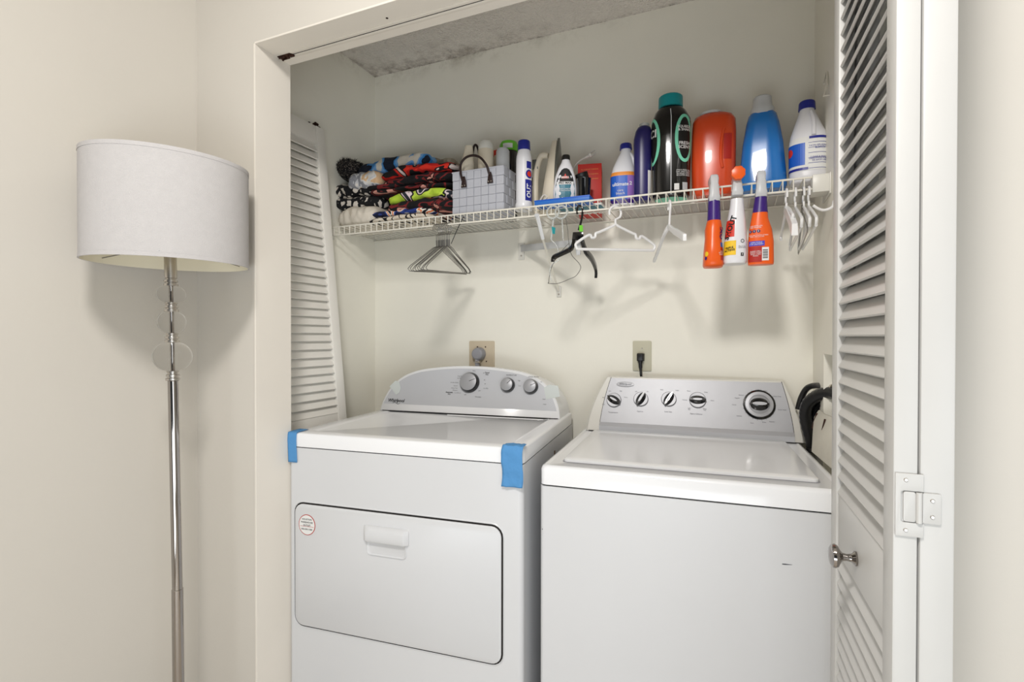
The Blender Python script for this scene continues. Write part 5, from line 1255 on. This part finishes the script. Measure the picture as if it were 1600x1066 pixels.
# left orange
it, W, H, Hc, Ht = sprayer(1098, 1130, 273, 418, 333 - 24, 345, YH, 'spray_bottle', 'slim orange spray bottle with a purple neck, leftmost of the three hung on the lip', None, rad(10))
B = Bottle([(0, W * .90, W * 1.1, 2.8, 0, 0), (.006, W, W * 1.25, 2.8, 0, 0), (H * .35, W * .92, W * 1.25, 2.6, 0, 0), (H * .62, W * .80, W * 1.0, 2.4, 0, 0), (H * .80, W * .86, W * .95, 2.3, .001, 0), (H * .97, W * .70, W * .80, 2.2, .002, 0), (H, W * .64, W * .72, 2.2, .002, 0)])
B.mesh().build('bottle_body', M['orange'], it, smooth=60)
B2 = Bottle([(H * .99, W * .66, W * .74, 2.2, .002, 0), (Hc - .006, W * .58, W * .60, 2.1, .002, 0), (Hc, W * .55, W * .56, 2, .002, 0)]); B2.mesh().build('shrink_band', M['purple'], it, smooth=60)
trig(it, W, Hc, Ht, M['frost'], .002)
mb = MB(); B.patch(mb, W * .30, W * .75, H * .12, H * .40, mi=0); B.patch(mb, W * .30, W * .75, H * .40, H * .50, mi=1); B.text(mb, 'OXI', W * .42, H * .70, mi=2, size=.020, rot=pi / 2, bold=.0008, off=.0012); B.disc(mb, -W * .42, H * .26, .006, .007, mi=3, off=.0012); B.text(mb, 'CAUTION\nEYE IRRITANT\nKEEP AWAY', W * .48, H * .27, mi=4, size=.005, off=.0012); B.disc(mb, -W * .46, H * .17, .004, .005, mi=2, off=.0012)
mb.build('label', [M['darkred'], M['bluelabel'], M['purple'], M['yellow'], M['inkwhite']], it, smooth=0)
# middle white
it, W, H, Hc, Ht = sprayer(1129, 1167, 268, 413, 300, 312, YH, 'spray_bottle', 'white spray bottle with an orange nozzle, middle of the three hung on the lip', None, rad(6))
B = Bottle([(0, W * .90, W * .95, 2.7, 0, 0), (.006, W, W * 1.05, 2.7, 0, 0), (H * .30, W * .96, W * 1.0, 2.6, .001, 0), (H * .62, W * .80, W * .9, 2.4, .003, 0), (H * .90, W * .58, W * .62, 2.2, .005, 0), (H, W * .54, W * .56, 2.1, .005, 0)])
B.mesh().build('bottle_body', M['bottlewhite'], it, smooth=60)
trig(it, W, Hc, Ht - .010, M['frost'], .005)
mb = MB(); n_ = 32; rr = 10.8 * 1.40 / F
pts0 = [(.005 + rr * (1 - .10 * (.5 + .5 * cos(8 * 2 * pi * i / n_))) * cos(2 * pi * i / n_), Ht - .012 + rr * (1 - .10 * (.5 + .5 * cos(8 * 2 * pi * i / n_))) * sin(2 * pi * i / n_)) for i in range(n_)]
mb.extrude(pts0, -.030, -.010); mb.build('nozzle', M['orange'], it, bevel=.0012)
mb = MB()
B.patch(mb, -W * .62, -W * .10, H * .40, H * .66, off=.0008, mi=0, nq=8); B.patch(mb, -W * .66, -W * .02, H * .12, H * .34, off=.0008, mi=1)
B.text(mb, 'SHOUT', -W * .28, H * .54, mi=2, size=.020, rot=rad(72), bold=.0008, off=.0013); B.text(mb, 'TRIPLE\nACTING', -W * .30, H * .21, mi=2, size=.0075, rot=rad(8), bold=.0003, off=.0013); B.text(mb, 'Easy to use\nSpray bottle', W * .24, H * .24, mi=2, size=.0042, off=.0012)
B.disc(mb, W * .24, H * .33, .0048, .0050, off=.0010, mi=2, inner=.7); B.patch(mb, W * .18, W * .30, H * .10, H * .15, off=.001, mi=2, nz=2, nq=4); B.text(mb, 'f', W * .24, H * .125, mi=3, size=.0075, bold=.0002, off=.0014)
mb.build('label', [M['redlabel'], M['yellow'], M['inkblack'], M['inkwhite']], it, smooth=0)
# right orange, broad face
it, W, H, Hc, Ht = sprayer(1168, 1209, 267, 414, 302, 329, YH, 'spray_bottle', 'broad orange spray bottle with a purple neck and barcode, rightmost of the three', None, rad(2))
B = Bottle([(0, W * .97, W * .62, 2.9, 0, 0), (.006, W, W * .66, 2.9, 0, 0), (H * .42, W * .98, W * .66, 2.8, 0, 0), (H * .64, W * .88, W * .62, 2.6, -.001, 0), (H * .84, W * .66, W * .56, 2.4, -.003, 0), (H, W * .56, W * .52, 2.2, -.002, 0)])
B.mesh().build('bottle_body', M['orange'], it, smooth=60)
B2 = Bottle([(H * .95, W * .60, W * .55, 2.2, -.002, 0), (H, W * .57, W * .53, 2.2, -.002, 0), (Hc - .004, W * .44, W * .46, 2.1, 0, 0), (Hc, W * .42, W * .44, 2, 0, 0)]); B2.mesh().build('shrink_band', M['purple'], it, smooth=60)
trig(it, W, Hc, Ht, M['frost'], 0)
mb = MB(); B.patch(mb, -W * .50, W * .12, H * .33, H * .42, off=.0008, mi=0); B.patch(mb, -W * .50, W * .02, H * .04, H * .32, off=.0008, mi=1); B.patch(mb, W * .02, W * .28, H * .06, H * .30, off=.0010, mi=2)
for i in range(7): B.patch(mb, W * .05, W * .24, H * (.10 + .024 * i), H * (.10 + .024 * i + (.010 if i % 2 else .014)), off=.0014, mi=3, nz=1, nq=3)
for i in range(3): B.disc(mb, -W * (.42 - .16 * i), H * .60, .0042, .0042, off=.0010, mi=4); B.text(mb, 'i', -W * (.42 - .16 * i), H * .60, mi=2, size=.007, bold=.0003, off=.0015)
B.text(mb, 'STAIN REMOVER\nPRE-TREATER', -W * .2, H * .68, mi=2, size=.0045, off=.0012); B.text(mb, 'WORKS ON TOUGH STAINS\nSAFE ON COLORS', -W * .16, H * .51, mi=2, size=.0042, off=.0012); B.text(mb, 'DIRECTIONS\nFOR LAUNDRY', -W * .19, H * .375, mi=2, size=.0050, off=.0012); B.text(mb, 'SHAKE WELL\nSPRAY STAIN\nWAIT 5 MIN\nWASH', -W * .22, H * .19, mi=2, size=.0046, off=.0012)
mb.build('label', [M['violetblue'], M['darkred'], M['inkwhite'], M['inkblack'], M['navy']], it, smooth=0)
